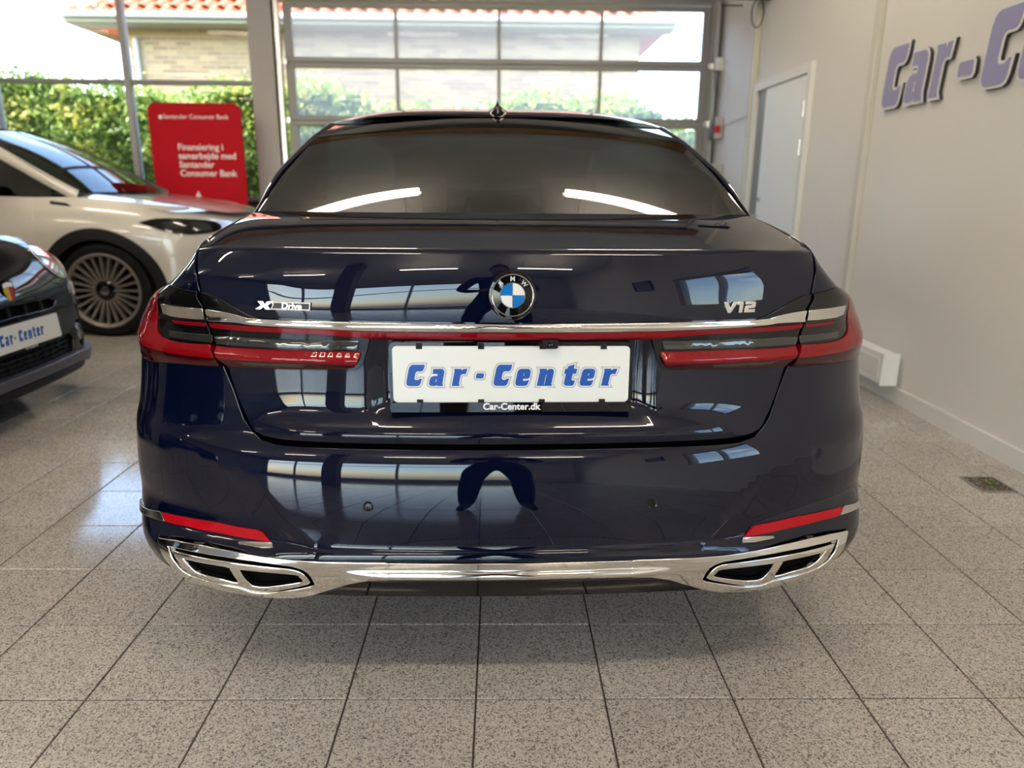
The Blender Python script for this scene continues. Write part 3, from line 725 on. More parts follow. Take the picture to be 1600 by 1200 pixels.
# wheels
def wheel(parent, loc, ry, R0=.36, Rr=.265, wd=.26, side=1, spokes=10, mt='tyre', mr='alu', name='wheel', sp_w=.02):
    w = empty(name); w.parent = parent; w.location = loc; w.rotation_euler = (0, 0, ry)
    M = Matrix.Rotation(R(90), 4, 'X')          # axis along local y, outer face at -y
    h = wd / 2
    MB().lathe([(Rr, -h * .96), (R0 - .03, -h), (R0 - .008, -h * .86), (R0, -h * .55), (R0, h * .55), (R0 - .008, h * .86), (R0 - .03, h), (Rr, h * .96)], 56, M).build('tyre', mt, w, 40)
    MB().lathe([(Rr + .002, h * .90), (Rr + .004, h * 1.02), (Rr - .006, h * 1.04), (Rr - .022, h * .92), (Rr - .03, -h * .9)], 56, M).build('rim', mr, w, 40)
    mb = MB()
    for k in range(spokes):
        a = 2 * math.pi * k / spokes; c, s = math.cos(a), math.sin(a)
        def fn(r, t, d): return (c * r - s * t, -d, s * r + c * t)
        mb.add([fn(.05, -sp_w * .5, h * .70), fn(.05, sp_w * .5, h * .70), fn(Rr - .012, sp_w * .5, h * .93), fn(Rr - .012, -sp_w * .5, h * .93), fn(.05, -sp_w * .6, h * .45), fn(.05, sp_w * .6, h * .45), fn(Rr - .012, sp_w * .6, h * .6), fn(Rr - .012, -sp_w * .6, h * .6)], [(0, 1, 2, 3), (0, 4, 5, 1), (1, 5, 6, 2), (2, 6, 7, 3), (3, 7, 4, 0)])
    mb.build('spokes', mr, w)
    MB().lathe([(0, h * .40), (Rr - .03, h * .38), (Rr - .03, h * .30), (0, h * .28)], 40, M).build('brake_disc', 'void', w)
    MB().lathe([(.085, h * .42), (.085, h * .70), (.06, h * .80), (.034, h * .82)], 28, M).build('hub', 'black_gloss', w, 40)
    MB().lathe([(.034, h * .80), (.034, h * .86), (.02, h * .88), (0, h * .88)], 20, M).build('hub_cap', 'steel', w, 40)
    return w
for sg in (1, -1):
    for v in (1.17, 4.36): wheel(sedan, (sg * .815, v, .36), R(90) * sg, wd=.25)
# cabin
MB().box(-.62, .62, .75, 1.35, .92, .955, .01).build('parcel_shelf', 'interior', sedan)
for x in (-.42, 0, .42):
    MB().box(x - .13, x + .13, 1.34, 1.45, .96, 1.12, .03).build('headrest', 'interior', sedan)
for x in (-.38, .38):
    MB().box(x - .24, x + .24, 2.35, 2.5, .5, 1.02, .05).build('seat_back', 'interior', sedan); MB().box(x - .14, x + .14, 2.38, 2.47, 1.02, 1.20, .03).build('headrest', 'interior', sedan)
grid('headliner', lambda a, b: roof(1 - a, b) - np.array([0, 0, .03]), 15, 12, 'interior', sedan)
box('cabin_floor', -.7, .7, .8, 4.2, .45, .5, 'interior', sedan)
MB().box(-.68, .68, 3.75, 4.2, .75, 1.0, .04).build('dashboard', 'interior', sedan)
MB().box(-.07, .07, 1.46, 1.50, 1.345, 1.385, .01).build('brake_lamp_housing', 'interior', sedan)

# roof fin
def fin():
    V = []; n = 15
    for t in np.linspace(0, 1, 16):
        v = 1.58 + .25 * t; z0 = float(roof(np.array(.5), np.array((v - 1.51) / 1.89))[2]) - .004; hgt = .074 * (1 - t) ** .8 * min(1, (t + .03) * 9) + .002; wd = .050 * (1 - .6 * t) * min(1, .35 + t * 5)
        for k in range(n):
            x = -1 + 2 * k / (n - 1); V.append((wd * x, v, z0 + hgt * (.30 * (1 - abs(x) ** 2.2) + .70 * math.exp(-abs(x) / .16)) * (1 - abs(x) ** 8)))
    F = [(i * n + j, i * n + j + 1, (i + 1) * n + j + 1, (i + 1) * n + j) for i in range(15) for j in range(n - 1)] + [tuple(range(n))[::-1]]
    mesh('roof_antenna', V, F, 'black_gloss', sedan, 50)
fin()

# --- tail lamps
def chrome_off(s, w):
    a = np.abs(np.asarray(s, float)); k = 1 - sstep(.26, .40, a)
    return .006 + .008 * k * np.sin(np.pi * np.clip((np.asarray(w) - .3125) / .024, 0, 1))
def ridge(s, w):       # lower lens section: proud ridge, face below it leaning in
    return .004 + .016 * sstep(.835, .792, w) * (1 - .9 * sstep(.792, .752, w))
for sg in (1, -1):
    f = (lambda q: q) if sg > 0 else fl
    lamp = empty('tail_lamp'); lamp.parent = sedan
    outer = curve([(.945, .917), (1.0, .902), (1.05, .872), (1.075, .835), (1.075, .800), (1.06, .778), (1.0, .758), (.9252, .752), (.8602, .7525), (.7878, .7588), (.7099, .7645), (.6305, .7682)], 4)
    inner = [(.6500, .7958), (.6620, .8146)]
    redin = curve([(.6620, .8125), (.7340, .8090), (.7945, .8105), (.8297, .8165), (.8550, .8315), (.8640, .8500), (.8630, .8722), (.8680, .8900), (.885, .9060), (.918, .9195)], 4)
    redL = outer + inner + redin
    L_off = lambda s, w: .003 + .010 * sstep(.835, .79, w) * (1 - .9 * sstep(.785, .745, w)) * (1 - .8 * sstep(.80, 1.0, np.abs(s))) + .008 * sstep(.80, .94, np.abs(s)) * sstep(.758, .80, w) * (1 - sstep(.83, .915, w))
    k_ = .781
    up_ = [p for p in outer if p[1] >= k_ or p[0] > 1.07]; lo_ = [p for p in outer if p[1] < k_ and p[0] <= 1.07]
    panel('lens', f(up_ + [(1.06, k_), (.644, .786)] + [(.6520, .7958), (.6620, .8125)] + redin[1:]), body, 'red_lens', lamp, off=L_off, st=.012, thick=.02)
    panel('lower_lens', f([(1.062, k_ - .0005)] + lo_ + [(.6425, .7855)]), body, 'red_smoke_shade', lamp, off=L_off, st=.012, thick=.02, edge=.0005)
    blk = [(.7431, .9262), (.7938, .9300), (.8543, .9345), (.93, .9215), (.918, .9195)] + redin[::-1][1:] + [(.6640, .8250), (.6865, .8569), (.7050, .8968), (.7380, .9190)]
    panel('housing', f(blk), body, 'black_gloss', lamp, off=.003, st=.014, thick=.02)
    panel('chrome_bar', f([(.838, .8925), (.7746, .8918), (.7006, .8914), (.6930, .8695), (.72, .8680), (.7958, .8672), (.832, .8712)]), body, 'chrome', lamp, off=.0055, st=.012, thick=.006)
    panel('light_line', f([(.7976, .8562), (.6890, .8592), (.6865, .8533), (.7843, .8515)]), body, 'red_thin', lamp, off=.0055, st=.012, thick=.006)
    panel('smoke_band', f([(.80, .8300), (.664, .8335), (.660, .8190), (.79, .8180)]), body, 'smoke_lens', lamp, off=.005, st=.014, thick=.006)
    tl = empty('tail_lamp_inner'); tl.parent = sedan
    blk2 = curve([(.7336, .9258), (.7115, .9239), (.6689, .9129), (.6351, .9015), (.5900, .8851), (.5615, .8779)], 3) + [(.5573, .8640), (.4114, .8502), (.3035, .8438), (.3051, .8234), (.3122, .7907), (.3227, .7758), (.3417, .7716), (.4032, .7708), (.5456, .7683), (.6125, .7664), (.6222, .7740), (.6400, .7963), (.6525, .8251), (.6760, .8573), (.6945, .8971)]
    panel('housing', f(blk2), body, 'black_gloss', tl, off=.003, st=.014, thick=.02)
    lo2 = lambda s, w: .004 + .014 * sstep(.815, .796, w) * (1 - .95 * sstep(.796, .765, w))
    panel('lens', f([(.6455, .8110), (.6104, .8102), (.4438, .8120), (.3215, .8123), (.3192, .8069), (.3255, .787), (.45, .7875), (.6325, .786), (.6382, .7963)]), body, 'red_lens', tl, off=lo2, st=.009, thick=.012)
    panel('lower_lens', f([(.6320, .7855), (.45, .787), (.3257, .7865), (.3300, .7800), (.3440, .7760), (.4032, .7730), (.6070, .7680), (.6215, .7747)]), body, 'red_smoke_shade', tl, off=lo2, st=.009, thick=.012, edge=.0005)
    panel('reverse_lamp', f([(.585, .7835), (.43, .7840), (.435, .7765), (.57, .7760)]), body, 'smoke_lens', tl, off=lambda s, w: lo2(s, w) + .0015, st=.009, thick=.003, edge=.0005)
    panel('smoke_band', f([(.6527, .8316), (.6160, .8342), (.4169, .8338), (.3268, .8358), (.3261, .8190), (.4146, .8189), (.6116, .8174), (.6446, .8179)]), body, 'smoke_lens', tl, off=lambda s, w: .005 + .004 * sstep(.836, .828, w), st=.009, thick=.006)
    # exhaust surround, tailpipe trim
    ex = empty('exhaust_surround'); ex.parent = sedan
    ho = closed([(.7937, .3496), (.7823, .3554), (.6363, .3552), (.5035, .3464), (.4677, .3411), (.4459, .3299), (.4383, .3016), (.4492, .2902), (.5125, .2741), (.5607, .2640), (.6064, .2640), (.6288, .2745), (.6862, .2803), (.7560, .2910), (.7820, .3120)], 2)
    panel('surround', f(SUR + SUR_IN), body, 'chrome', ex, holes=[f(ho)], off=chrome_off, st=.007, thick=.005, edge=.0025)
    rec = lambda d: (lambda s, w: body(s, w) + np.array([0, d, 0]))
    panel('recess', f(ho), rec(.020), 'void', ex, st=.014, thick=.002)
    tr = closed([(.7861, .3463), (.7761, .3489), (.6385, .3447), (.5057, .3365), (.4697, .3322), (.4568, .3238), (.4478, .3040), (.4548, .2956), (.5097, .2801), (.5580, .2684), (.6036, .2681), (.6262, .2787), (.6834, .2846), (.7530, .2950), (.7730, .3150)], 2)
    cx_ = .615; tr = [(cx_ + (a - cx_) * .965, .3075 + (b - .3075) * (.90 if b > .3075 else .97)) for a, b in tr]
    o1 = closed([(.7632, .3420), (.6406, .3368), (.6288, .3288), (.6258, .3121), (.6261, .2845), (.6707, .2912), (.7227, .2967), (.742, .305), (.7540, .3249)], 2)
    sq = lambda q: [(cx_ + (a - cx_) * .955, .3075 + (b - .3075) * (.86 if b > .3075 else .95)) for a, b in q]
    o2 = closed([(.6096, .3320), (.5666, .3303), (.4738, .3249), (.4630, .3167), (.4572, .3019), (.4838, .2927), (.5525, .2785), (.5909, .2784), (.5990, .2872), (.6058, .3033)], 2)
    panel('tailpipe_trim', f(tr), body, 'chrome', ex, holes=[f(sq(o1)), f(sq(o2))], off=.003, st=.008, thick=.012, edge=.003)
    for oo in (sq(o1), sq(o2)): panel('pipe_mouth', f(oo), rec(.035), 'void', ex, st=.02, thick=.002)
    # reflector, its chrome end and tip
    rf = empty('bumper_reflector'); rf.parent = sedan
    panel('reflector', f([(.8286, .4018), (.75, .4085), (.6617, .4126), (.5513, .4086), (.5412, .4060), (.5248, .3867), (.6483, .3925), (.74, .3925), (.8120, .3885)]), bumper_s, 'red_reflector', rf, off=.006, st=.012, thick=.012)
    panel('chrome_end', f([(.835, .4018), (.8186, .3879), (.88, .3832), (1.02, .372), (1.02, .384), (.9, .3935)]), bumper_s, 'chrome_satin', rf, off=.006, st=.014, thick=.012)
    panel('chrome_tip', f([(.6008, .3787), (.5350, .3835), (.5230, .3850), (.5208, .3765), (.55, .3748), (.6014, .3760)]), bumper_s, 'chrome_satin', rf, off=.004, st=.012, thick=.008)
    # parking sensor
    q = bumper_s(np.array([sg * .2985]), np.array([.4835]))[0]; nq = normals(bumper_s, np.array([[sg * .2985, .4835]]))[0]
    MB().lathe([(.0115, -.004), (.0115, .0012), (.0100, .0022), (.0080, .0012), (.0075, .0020), (0, .0024)], 28, frame(q, (1, 0, 0), nq)).build('parking_sensor', 'black_gloss', sedan, 30)
# central bands
CT = [(.6923, .8905), (.6532, .8878), (.6284, .8847), (.6119, .8822), (.5870, .8771), (.5487, .8756), (.4403, .8760), (.3337, .8751), (.1662, .8746), (0, .8740)]
CB = [(0, .8590), (.1642, .8590), (.3295, .8594), (.4355, .8621), (.5455, .8652), (.5841, .8673), (.6018, .8695), (.6241, .8700), (.6806, .8688)]
panel('chrome_strip', sym(CT[::-1] + CB[::-1]), trunk_s, 'chrome', trunk, off=lambda s, w: .006 + .004 * np.sin(np.pi * np.clip((np.asarray(w) - .858) / .018, 0, 1)), st=.008, thick=.012, edge=.002)
RT = [(.6770, .8604), (.6222, .8598), (.4348, .8591), (.3289, .8559), (.1639, .8552), (0, .8550)]; RB = [(0, .8443), (.1630, .8443), (.3271, .8450), (.4326, .8499), (.6205, .8507), (.6725, .8524)]
panel('light_strip', sym(RT[::-1] + RB[::-1]), trunk_s, 'red_thin', trunk, off=.006, st=.008, thick=.012)
bl = [(0, .8735), (.3, .8735), (.62, .8700), (.665, .8560), (.55, .846), (.3, .8425), (0, .8420)]
panel('strip_channel', sym(bl), trunk_s, 'black_gloss', trunk, off=.003, st=.014, thick=.01)
panel('chrome_band', sym([(0, .3536), (.2665, .3536), (.2665, .3130), (0, .3130)]), body, 'chrome', sedan, off=chrome_off, st=.006, thick=.02, edge=.0012)
val = [(0, .3112), (.2694, .3112), (.3181, .3099), (.3631, .3004), (.4034, .2858), (.4686, .2622), (.5188, .2514), (.62, .250), (.75, .268), (.75, .255), (.62, .2460), (.4819, .2450), (.3949, .2447), (0, .2435)]
panel('valance', sym(val), lambda s, w: body(s, w) + np.stack([0 * w, .010 + .012 * sstep(.312, .296, w), 0 * w], -1), 'black_gloss', sedan, st=.012, thick=.05, edge=.002)
grid('undertray', lambda a, b: np.stack([(2 * a - 1) * .78, .05 + .12 * (2 * a - 1) ** 2 + b * 4.6, .247 + .05 * np.abs(2 * a - 1) ** 3 + 0 * b], -1), 20, 4, 'void', sedan)
panel('tow_cover', [(.4408, .3978), (.4484, .3886), (.4856, .3830), (.5141, .3964), (.5320, .4309), (.5277, .4375), (.4771, .4350)], bumper_s, 'paint', sedan, off=.0012, st=.01, thick=.004)
# rear-view camera
q = trunk_s(np.array([.081]), np.array([.830]))[0]
MB().box(q[0] - .017, q[0] + .017, q[1] - .034, q[1] + .01, q[2] - .008, q[2] + .012, .004).build('reversing_camera', 'black_plastic', trunk)
MB().lathe([(.005, 0), (.005, .003), (.003, .004), (0, .005)], 14, frame((q[0], q[1] - .034, q[2] + .001), (1, 0, 0), (0, -1, -.1))).build('camera_lens', 'black_gloss', trunk)

# --- number plate
PL = frame((0, .0665, .7645), (1, 0, 0), (0, -1, .035))
plate = empty('number_plate'); plate.parent = sedan
def PM(dz, dx=0, dy=0): return PL @ Matrix.Translation((dx, dy, dz))
def pl_fn(dz0): return lambda a, b, d: tuple((PL @ Vector((a, b, d + dz0))))
MB().prism(rrect(.517, .150, .010, 4, 0, -.007), pl_fn(0), -.012, .004).build('holder', 'black_gloss', plate)
MB().prism(rrect(.517, .021, .006, 4, 0, -.0715), pl_fn(0), .004, .010).build('holder_lip', 'black_gloss', plate)
MB().prism(rrect(.503, .1215, .009, 4, 0, 0), pl_fn(0), .004, .0065).build('plate', 'plate_white', plate)
for dx in (-.195, -.065, .065, .195):
    for dy, h in ((.0605, .006), (-.0605, .006)):
        MB().prism([(dx - .0065, dy - h), (dx + .0065, dy - h), (dx + .0065, dy + h), (dx - .0065, dy + h)], pl_fn(0), .004, .0085).build('clip', 'black_plastic', plate)
PX = [633.3, 668.7, 704, 739.6, 768.5, 802.6, 836.7, 876, 903.6, 937.8]; PW = [30, 30, 27, 15, 30, 30, 32, 27, 30, 27]
for ch, px in zip('Car-Center', PX):
    x = (px - 797.5) / 369 * .504; h = .0452; y = -.0245
    if ch == '-': y += .001
    sp = glyph(ch, h, x, .2, .86 if ch != '-' else .84)
    M = PM(.0066, 0, y); g1 = flat('letter', sp, 'letter_blue', plate, PM(.0074, 0, y), offset=.0006, extrude=.0001)
    flat('letter_rim', sp, 'letter_halo', g1, PM(.0071, 0, y), offset=.0024, extrude=.0001); flat('letter_outline', sp, 'letter_grey', g1, PM(.0068, 0, y), offset=.0052, extrude=.0001)
flat('web_address', None, 'white_print', plate, PM(.0103, 0, -.0765), text='Car-Center.dk', size=.0205, offset=.0006, extrude=.0001)

# --- roundel
q = trunk_s(np.array([0.]), np.array([.9345]))[0]; nq = normals(trunk_s, np.array([[0., .9345]]))[0]
EM = frame(q, (1, 0, 0), nq); emb = empty('emblem'); emb.parent = trunk
MB().lathe([(.0505, -.003), (.0508, .003), (.0480, .0062), (.0445, .0066), (.0435, .0055)], 64, EM).build('bezel', 'black_gloss', emb, 40)
MB().lathe([(.0436, .003), (.0436, .0072), (.0428, .0080), (.0418, .0076), (.0414, .006)], 64, EM).build('outer_ring', 'chrome_satin', emb, 40)
MB().lathe([(.0415, .0052), (.0262, .0064)], 64, EM).build('black_ring', 'black_gloss', emb)
MB().lathe([(.0264, .006), (.0262, .0080), (.0250, .0080), (.0246, .0068)], 64, EM).build('inner_ring', 'chrome_satin', emb, 40)
for k in range(4):
    a0 = math.pi / 2 * k; pts = [(0, 0)] + [(.0249 * math.cos(a0 + math.pi / 2 * t), .0249 * math.sin(a0 + math.pi / 2 * t)) for t in np.linspace(0, 1, 14)]
    MB().prism(pts, lambda a, b, d: tuple(EM @ Vector((a, b, d))), .004, .0071).build('quadrant', 'emblem_white' if k % 2 == 0 else 'emblem_blue', emb)
for a, b, c, e in ((-.0249, .0249, -.0005, .0005), (-.0005, .0005, -.0249, .0249)):
    MB().prism([(a, c), (b, c), (b, e), (a, e)], lambda x, y, d: tuple(EM @ Vector((x, y, d))), .006, .0074).build('divider', 'chrome_satin', emb)
for ch, an in (('B', 45), ('M', 0), ('W', -45)):
    M = EM @ Matrix.Rotation(R(an), 4, 'Z') @ Matrix.Translation((0, .0293, .0068)); flat('letter', None, 'silver_paint', emb, M, text=ch, size=.0130, offset=.0004, extrude=.0006)
# --- badges
def on_trunk(s, w):
    q = trunk_s(np.array([s]), np.array([w]))[0]; n = normals(trunk_s, np.array([[s, w]]))[0]; t = trunk_s(np.array([s + .01]), np.array([w]))[0] - q
    return frame(q, t, n)
b12 = empty('engine_badge'); b12.parent = trunk
M = on_trunk(.529, .9055)
def vpoly(polys, x, h, sl=.12): return [[((a + b * sl) * h + x, b * h) for a, b in p] for p in polys]
BD = {'V': [[(0, 1), (.42, 1), (.72, .38), (1.02, 1), (1.42, 1), (.92, .1), (.84, 0), (.56, 0), (.5, .1)]],
      '1': [[(.0, 1), (.62, 1), (.62, 0), (.26, 0), (.26, .74), (0, .74)]],
      '2': [[(0, 1), (.95, 1), (1.08, .9), (1.08, .5), (.95, .4), (.36, .4), (.36, .26), (1.08, .26), (1.08, 0), (0, 0), (0, .52), (.12, .62), (.72, .62), (.72, .76), (0, .76)]]}
x = -.0385
for ch, adv in (('V', 1.36), ('1', .78), ('2', 1.1)):
    flat('letter', vpoly(BD[ch], x, .0225), 'chrome', b12, M @ Matrix.Translation((0, -.0112, .002)), extrude=.0016, bevel=.0005); x += adv * .0225 + .0015
bx = empty('drive_badge'); bx.parent = trunk
M = on_trunk(-.519, .9060)
flat('x_mark', vpoly([[(0, 1), (.7, 1), (1.0, .62), (1.3, 1), (2.0, 1), (1.35, .5), (1.75, 0), (1.1, 0), (.85, .32), (.45, 0), (-.25, 0), (.5, .5)]], -.058, .0165), 'chrome', bx, M @ Matrix.Translation((0, -.008, .002)), extrude=.0014, bevel=.0004)
flat('frame', vpoly([[(1.9, 1), (7.0, 1), (7.0, .0), (1.7, 0), (2.0, .5)], [(2.15, .86), (2.15, .5), (1.95, .14), (6.85, .14), (6.85, .86)]], -.058, .0165), 'badge_dark', bx, M @ Matrix.Translation((0, -.008, .002)), extrude=.0011)
flat('plaque', vpoly([[(1.9, .95), (6.95, .95), (6.95, .05), (1.75, .05), (2.0, .5)]], -.058, .0165), 'black_gloss', bx, M @ Matrix.Translation((0, -.008, .0014)), extrude=.0004)
flat('letters', None, 'chrome_satin', bx, M @ Matrix.Translation((.017, -.0062, .002)), text='Drive', size=.0195, offset=.0004, extrude=.0008, shear=.1)

# ================================================================== OTHER CARS
class Shell:
    """plan curve (fractions of half width, distance back from the nose) swept over heights"""
    def __init__(s, F, V, W, B, V0, nose=(1.2, .16), sig=12):
        s.F = np.array(F, float); s.V = np.array(V, float); s.SJ = np.concatenate([[0], np.cumsum(np.hypot(np.diff(s.F * max(B)), np.diff(s.V)))])
        s.fF, s.fV = spline(s.SJ, s.F), spline(s.SJ, s.V); s.wg = np.linspace(min(W) - .05, max(W) + .05, 601); st = s.wg[1] - s.wg[0]
        k = np.exp(-.5 * (np.arange(-40, 41) * st * 1000 / sig) ** 2); k /= k.sum()
        sm = lambda y: np.convolve(np.pad(pchip(W, y, s.wg), 40, mode='reflect', reflect_type='odd'), k, 'valid')
        s.b, s.v = sm(B), sm(V0); s.nose = nose
    def __call__(s, a, w):
        a = np.asarray(a, float); w = np.asarray(w, float) + 0 * a; q = np.abs(a); b = np.interp(w, s.wg, s.b); v = s.fV(q) + np.interp(w, s.wg, s.v) * np.exp(-s.fV(q) / .5)
        return np.stack([np.sign(a) * b * s.fF(q), v, w - (1 - sstep(0, s.nose[0], v)) * np.maximum(0, w - .3) * s.nose[1]], -1)
    def at_v(s, v): return float(np.interp(v, s.V[4:-4], s.SJ[4:-4])) if v > s.V[4] else float(np.interp(v, s.V[:6], s.SJ[:6]))
    def at_u(s, u): return float(np.interp(abs(u) / max(s.b), s.F[:9], s.SJ[:9])) * (1 if u > 0 else -1)
pbr('suv_white', (.62, .58, .51), .30, .05, 1.0, .5)
pbr('hatch_paint', (.010, .010, .013), .4, 0, 1.0, 0)
pbr('hatch_grey', (.06, .062, .085), .35, .2, .3)
pbr('lamp_glass', (.45, .47, .5), .05, .7, 1)
glass('screen_glass', (.35, .40, .40), 1.6)

def suv(name, loc, rz, paint, label):
    B0 = Shell([0, .22, .44, .62, .77, .88, .945, .975, .992, 1, 1, 1, .99, .95, .85, .6, .3, 0], [0, .008, .035, .085, .165, .28, .42, .58, .78, 1.1, 1.8, 2.8, 3.6, 4.1, 4.33, 4.42, 4.44, 4.445],
               [.20, .30, .45, .62, .78, .88, .94, .99, 1.03, 1.07], [.86, .905, .922, .925, .920, .905, .885, .855, .825, .80], [.10, .03, 0, .0, .02, .05, .10, .18, .26, .34], (1.25, .12))
    c = empty(name, loc, rz, label=label, cat='car')
    S = B0; vw = .93; WZ = .357
    sv = S.at_v; o = sv(1.6) - 1.6
    for sg in (-1, 1):
        f = (lambda q: q) if sg > 0 else fl
        arc = lambda v, r, a0=0, a1=math.pi, n=22: [(v + o + r * math.cos(t), WZ + r * math.sin(t)) for t in np.linspace(a0, a1, n)]
        A = arc(vw, .43, math.pi, 0)
        A = [p for p in A if p[1] > .30]
        fen = [(0, .32), (sv(.25), .30), (sv(.46), .30)] + A + [(vw + o + .45, .30), (1.385 + o, .30), (1.385 + o, 1.045), (1.0 + o, 1.05), (sv(.6), 1.05), (sv(.3), 1.05), (0, 1.05)]
        panel('fender', f(fen), S, paint, c, st=.035, thick=.03, edge=.004)
        dr = [(1.393 + o, .30), (2.42 + o, .30), (2.42 + o, 1.06), (1.393 + o, 1.045)]
        panel('front_door', f(dr), S, paint, c, st=.06, thick=.03, edge=.004)
        A2 = [p for p in arc(3.66, .43, math.pi, 0) if p[1] > .30]
        rr = [(2.43 + o, .30)] + A2 + [(4.05 + o, .32), (S.SJ[-1], .36), (S.SJ[-1], 1.06), (2.43 + o, 1.06)]
        panel('rear_side', f(rr), S, paint, c, st=.06, thick=.03, edge=.004)
        for v in (vw, 3.66):
            ring = arc(v, .475, math.radians(190), math.radians(-10), 30); ring = [p for p in ring if p[1] > .28]; inn = [p for p in arc(v, .395, math.radians(190), math.radians(-10), 30) if p[1] > .28]
            panel('arch_trim', f(ring + inn[::-1]), S, 'black_plastic', c, off=.010, st=.03, thick=.06, edge=.004)
        panel('sill_trim', f([(1.40 + o, .22), (3.2 + o, .22), (3.2 + o, .33), (1.40 + o, .33)]), S, 'black_plastic', c, off=.008, st=.06, thick=.03)
        hl = curve([(sv(.60), .905), (sv(.46), .945), (sv(.30), .955), (sv(.16), .950), (sv(.08), .925), (sv(.10), .865), (sv(.22), .835), (sv(.36), .838), (sv(.50), .872)], 3)
        lp = empty('headlamp'); lp.parent = c
        panel('housing', f(hl), S, 'black_gloss', lp, off=.006, st=.02, thick=.02)
        panel('lens', f([(sv(.44), .915), (sv(.30), .930), (sv(.29), .875), (sv(.40), .878)]), S, 'smoke_lens', lp, off=.008, st=.02, thick=.004)
        panel('lens', f([(sv(.24), .932), (sv(.13), .925), (sv(.14), .868), (sv(.23), .868)]), S, 'smoke_lens', lp, off=.008, st=.02, thick=.004)
        panel('side_vent', f([(1.27 + o, 1.018), (1.14 + o, 1.005), (1.10 + o, .985), (1.26 + o, .998)]), S, 'black_gloss', c, off=.004, st=.03, thick=.006)
        wheel(c, (sg * .81, vw, WZ), R(90) * sg, .357, .282, .23, spokes=24, mr='suv_rim', sp_w=.017)
        wheel(c, (sg * .81, 3.66, WZ), R(90) * sg, .357, .282, .23, spokes=24, mr='suv_rim', sp_w=.017)
        # side glass, A-pillar
        mir = np.array([sg, 1, 1.]); oo = (lambda fn: fn) if sg > 0 else (lambda fn: (lambda a, b: fn(1 - a, b)))
        top = lambda v: np.stack([np.interp(v, [1.15, 1.5, 2.0, 3.2, 4.1], [.775, .715, .635, .62, .60]), v, pchip([1.15, 1.35, 1.6, 1.8, 2.05, 3.2, 4.1], [1.085, 1.185, 1.32, 1.42, 1.50, 1.52, 1.42], v)], -1)
        bot = lambda v: np.stack([.80 + 0 * v, v, 1.055 + 0 * v], -1)
        def sw(a, b):
            v = 1.30 + a * 2.7; t = top(v); t[..., 2] -= .03; t[..., 0] += .01; q = bot(v); return (t + (q - t) * b[..., None]) * mir
        grid('side_window', oo(sw), 24, 6, 'tint_glass', c)
        def ap(a, b):
            v = 1.10 + a * 1.5; t = top(v); d = np.stack([.035 + 0 * v, 0 * v, -.085 + 0 * v], -1); k = b - .45
            X = t + d * k[..., None]; X[..., 0] += .018 * np.sin(np.pi * b); return X * mir
        grid('pillar', oo(ap), 24, 7, paint, c)
        MB().box(sg * .93 - .09, sg * .93 + .09, 1.66, 1.80, 1.05, 1.20, .04).build('mirror', 'black_gloss', c)
    def hood(a, b):
        x = 2 * a - 1; v1 = 1.04 + .12 * x * x; v0 = .10 + .30 * np.abs(x) ** 3; v = v0 + (v1 - v0) * b; hw = np.interp(v, [0, .2, .5, 1.2], [.62, .72, .80, .815])
        w = pchip([0, .1, .4, .8, 1.2], [.895, .925, .99, 1.045, 1.085], v); return np.stack([hw * x, v, w - .035 * x ** 4 - .012 * x * x + .012 * np.exp(-((np.abs(x) - .72) / .09) ** 2)], -1)
    grid('hood', hood, 41, 20, paint, c)
    def ws(a, b):
        x = 2 * a - 1; e0 = np.stack([.775 * x, 1.02 + .13 * x * x, 1.085 - .005 * x * x], -1); e1 = np.stack([.625 * x, 1.97 + .07 * x * x, 1.57 - .062 * x * x], -1)
        X = e0 + (e1 - e0) * b[..., None]; X[..., 2] += .05 * np.sin(np.pi * b); return X
    grid('windscreen', ws, 25, 16, 'screen_glass', c)
    def rf(a, b):
        x = 2 * a - 1; v = 1.97 + .07 * x * x + (4.15 - 2.0) * b; w = pchip([1.9, 2.4, 3.2, 4.2], [1.57, 1.605, 1.60, 1.50], v); return np.stack([np.interp(v, [2, 3.2, 4.2], [.625, .62, .60]) * x, v, w - .085 * np.abs(x) ** 3.5], -1)
    grid('roof', rf, 21, 16, paint, c)
    grid('grille', lambda a, b: np.stack([(2 * a - 1) * .45, -.012 + .10 * (2 * a - 1) ** 2 * .5 + .015 * b, .48 + .34 * b], -1), 12, 6, 'black_gloss', c)
    def sh(a, b):
        P = S((2 * a - 1) * S.SJ[-1], .25 + b * .74); P[..., 0] *= .93; P[..., 1] = .06 + P[..., 1] * .97; return P
    grid('body_shell', sh, 120, 12, 'void', c)
    box('cabin_floor', -.72, .72, 1.0, 4.1, .80, .95, 'interior', c)
    MB().box(-.70, .70, 1.15, 1.55, .9, 1.06, .03).build('dashboard', 'interior', c)
    for x in (-.38, .38): MB().box(x - .23, x + .23, 2.2, 2.35, .7, 1.25, .05).build('seat_back', 'interior', c); MB().box(x - .13, x + .13, 2.25, 2.33, 1.27, 1.42, .03).build('headrest', 'interior', c)
pbr('suv_rim', (.20, .185, .17), .4, .4); pbr('suv_black', (.004, .004, .005), .4, 0, 1.0, 0)
suv('suv_car', (-2.10, 6.57, 0), R(90), 'suv_white', 'white suv with black wheel arches parked by the shop window')
suv('suv_car', (-2.45, .85, 0), R(90), 'suv_black', 'black suv parked left of the photographer, mirrored in the sedan bumper')

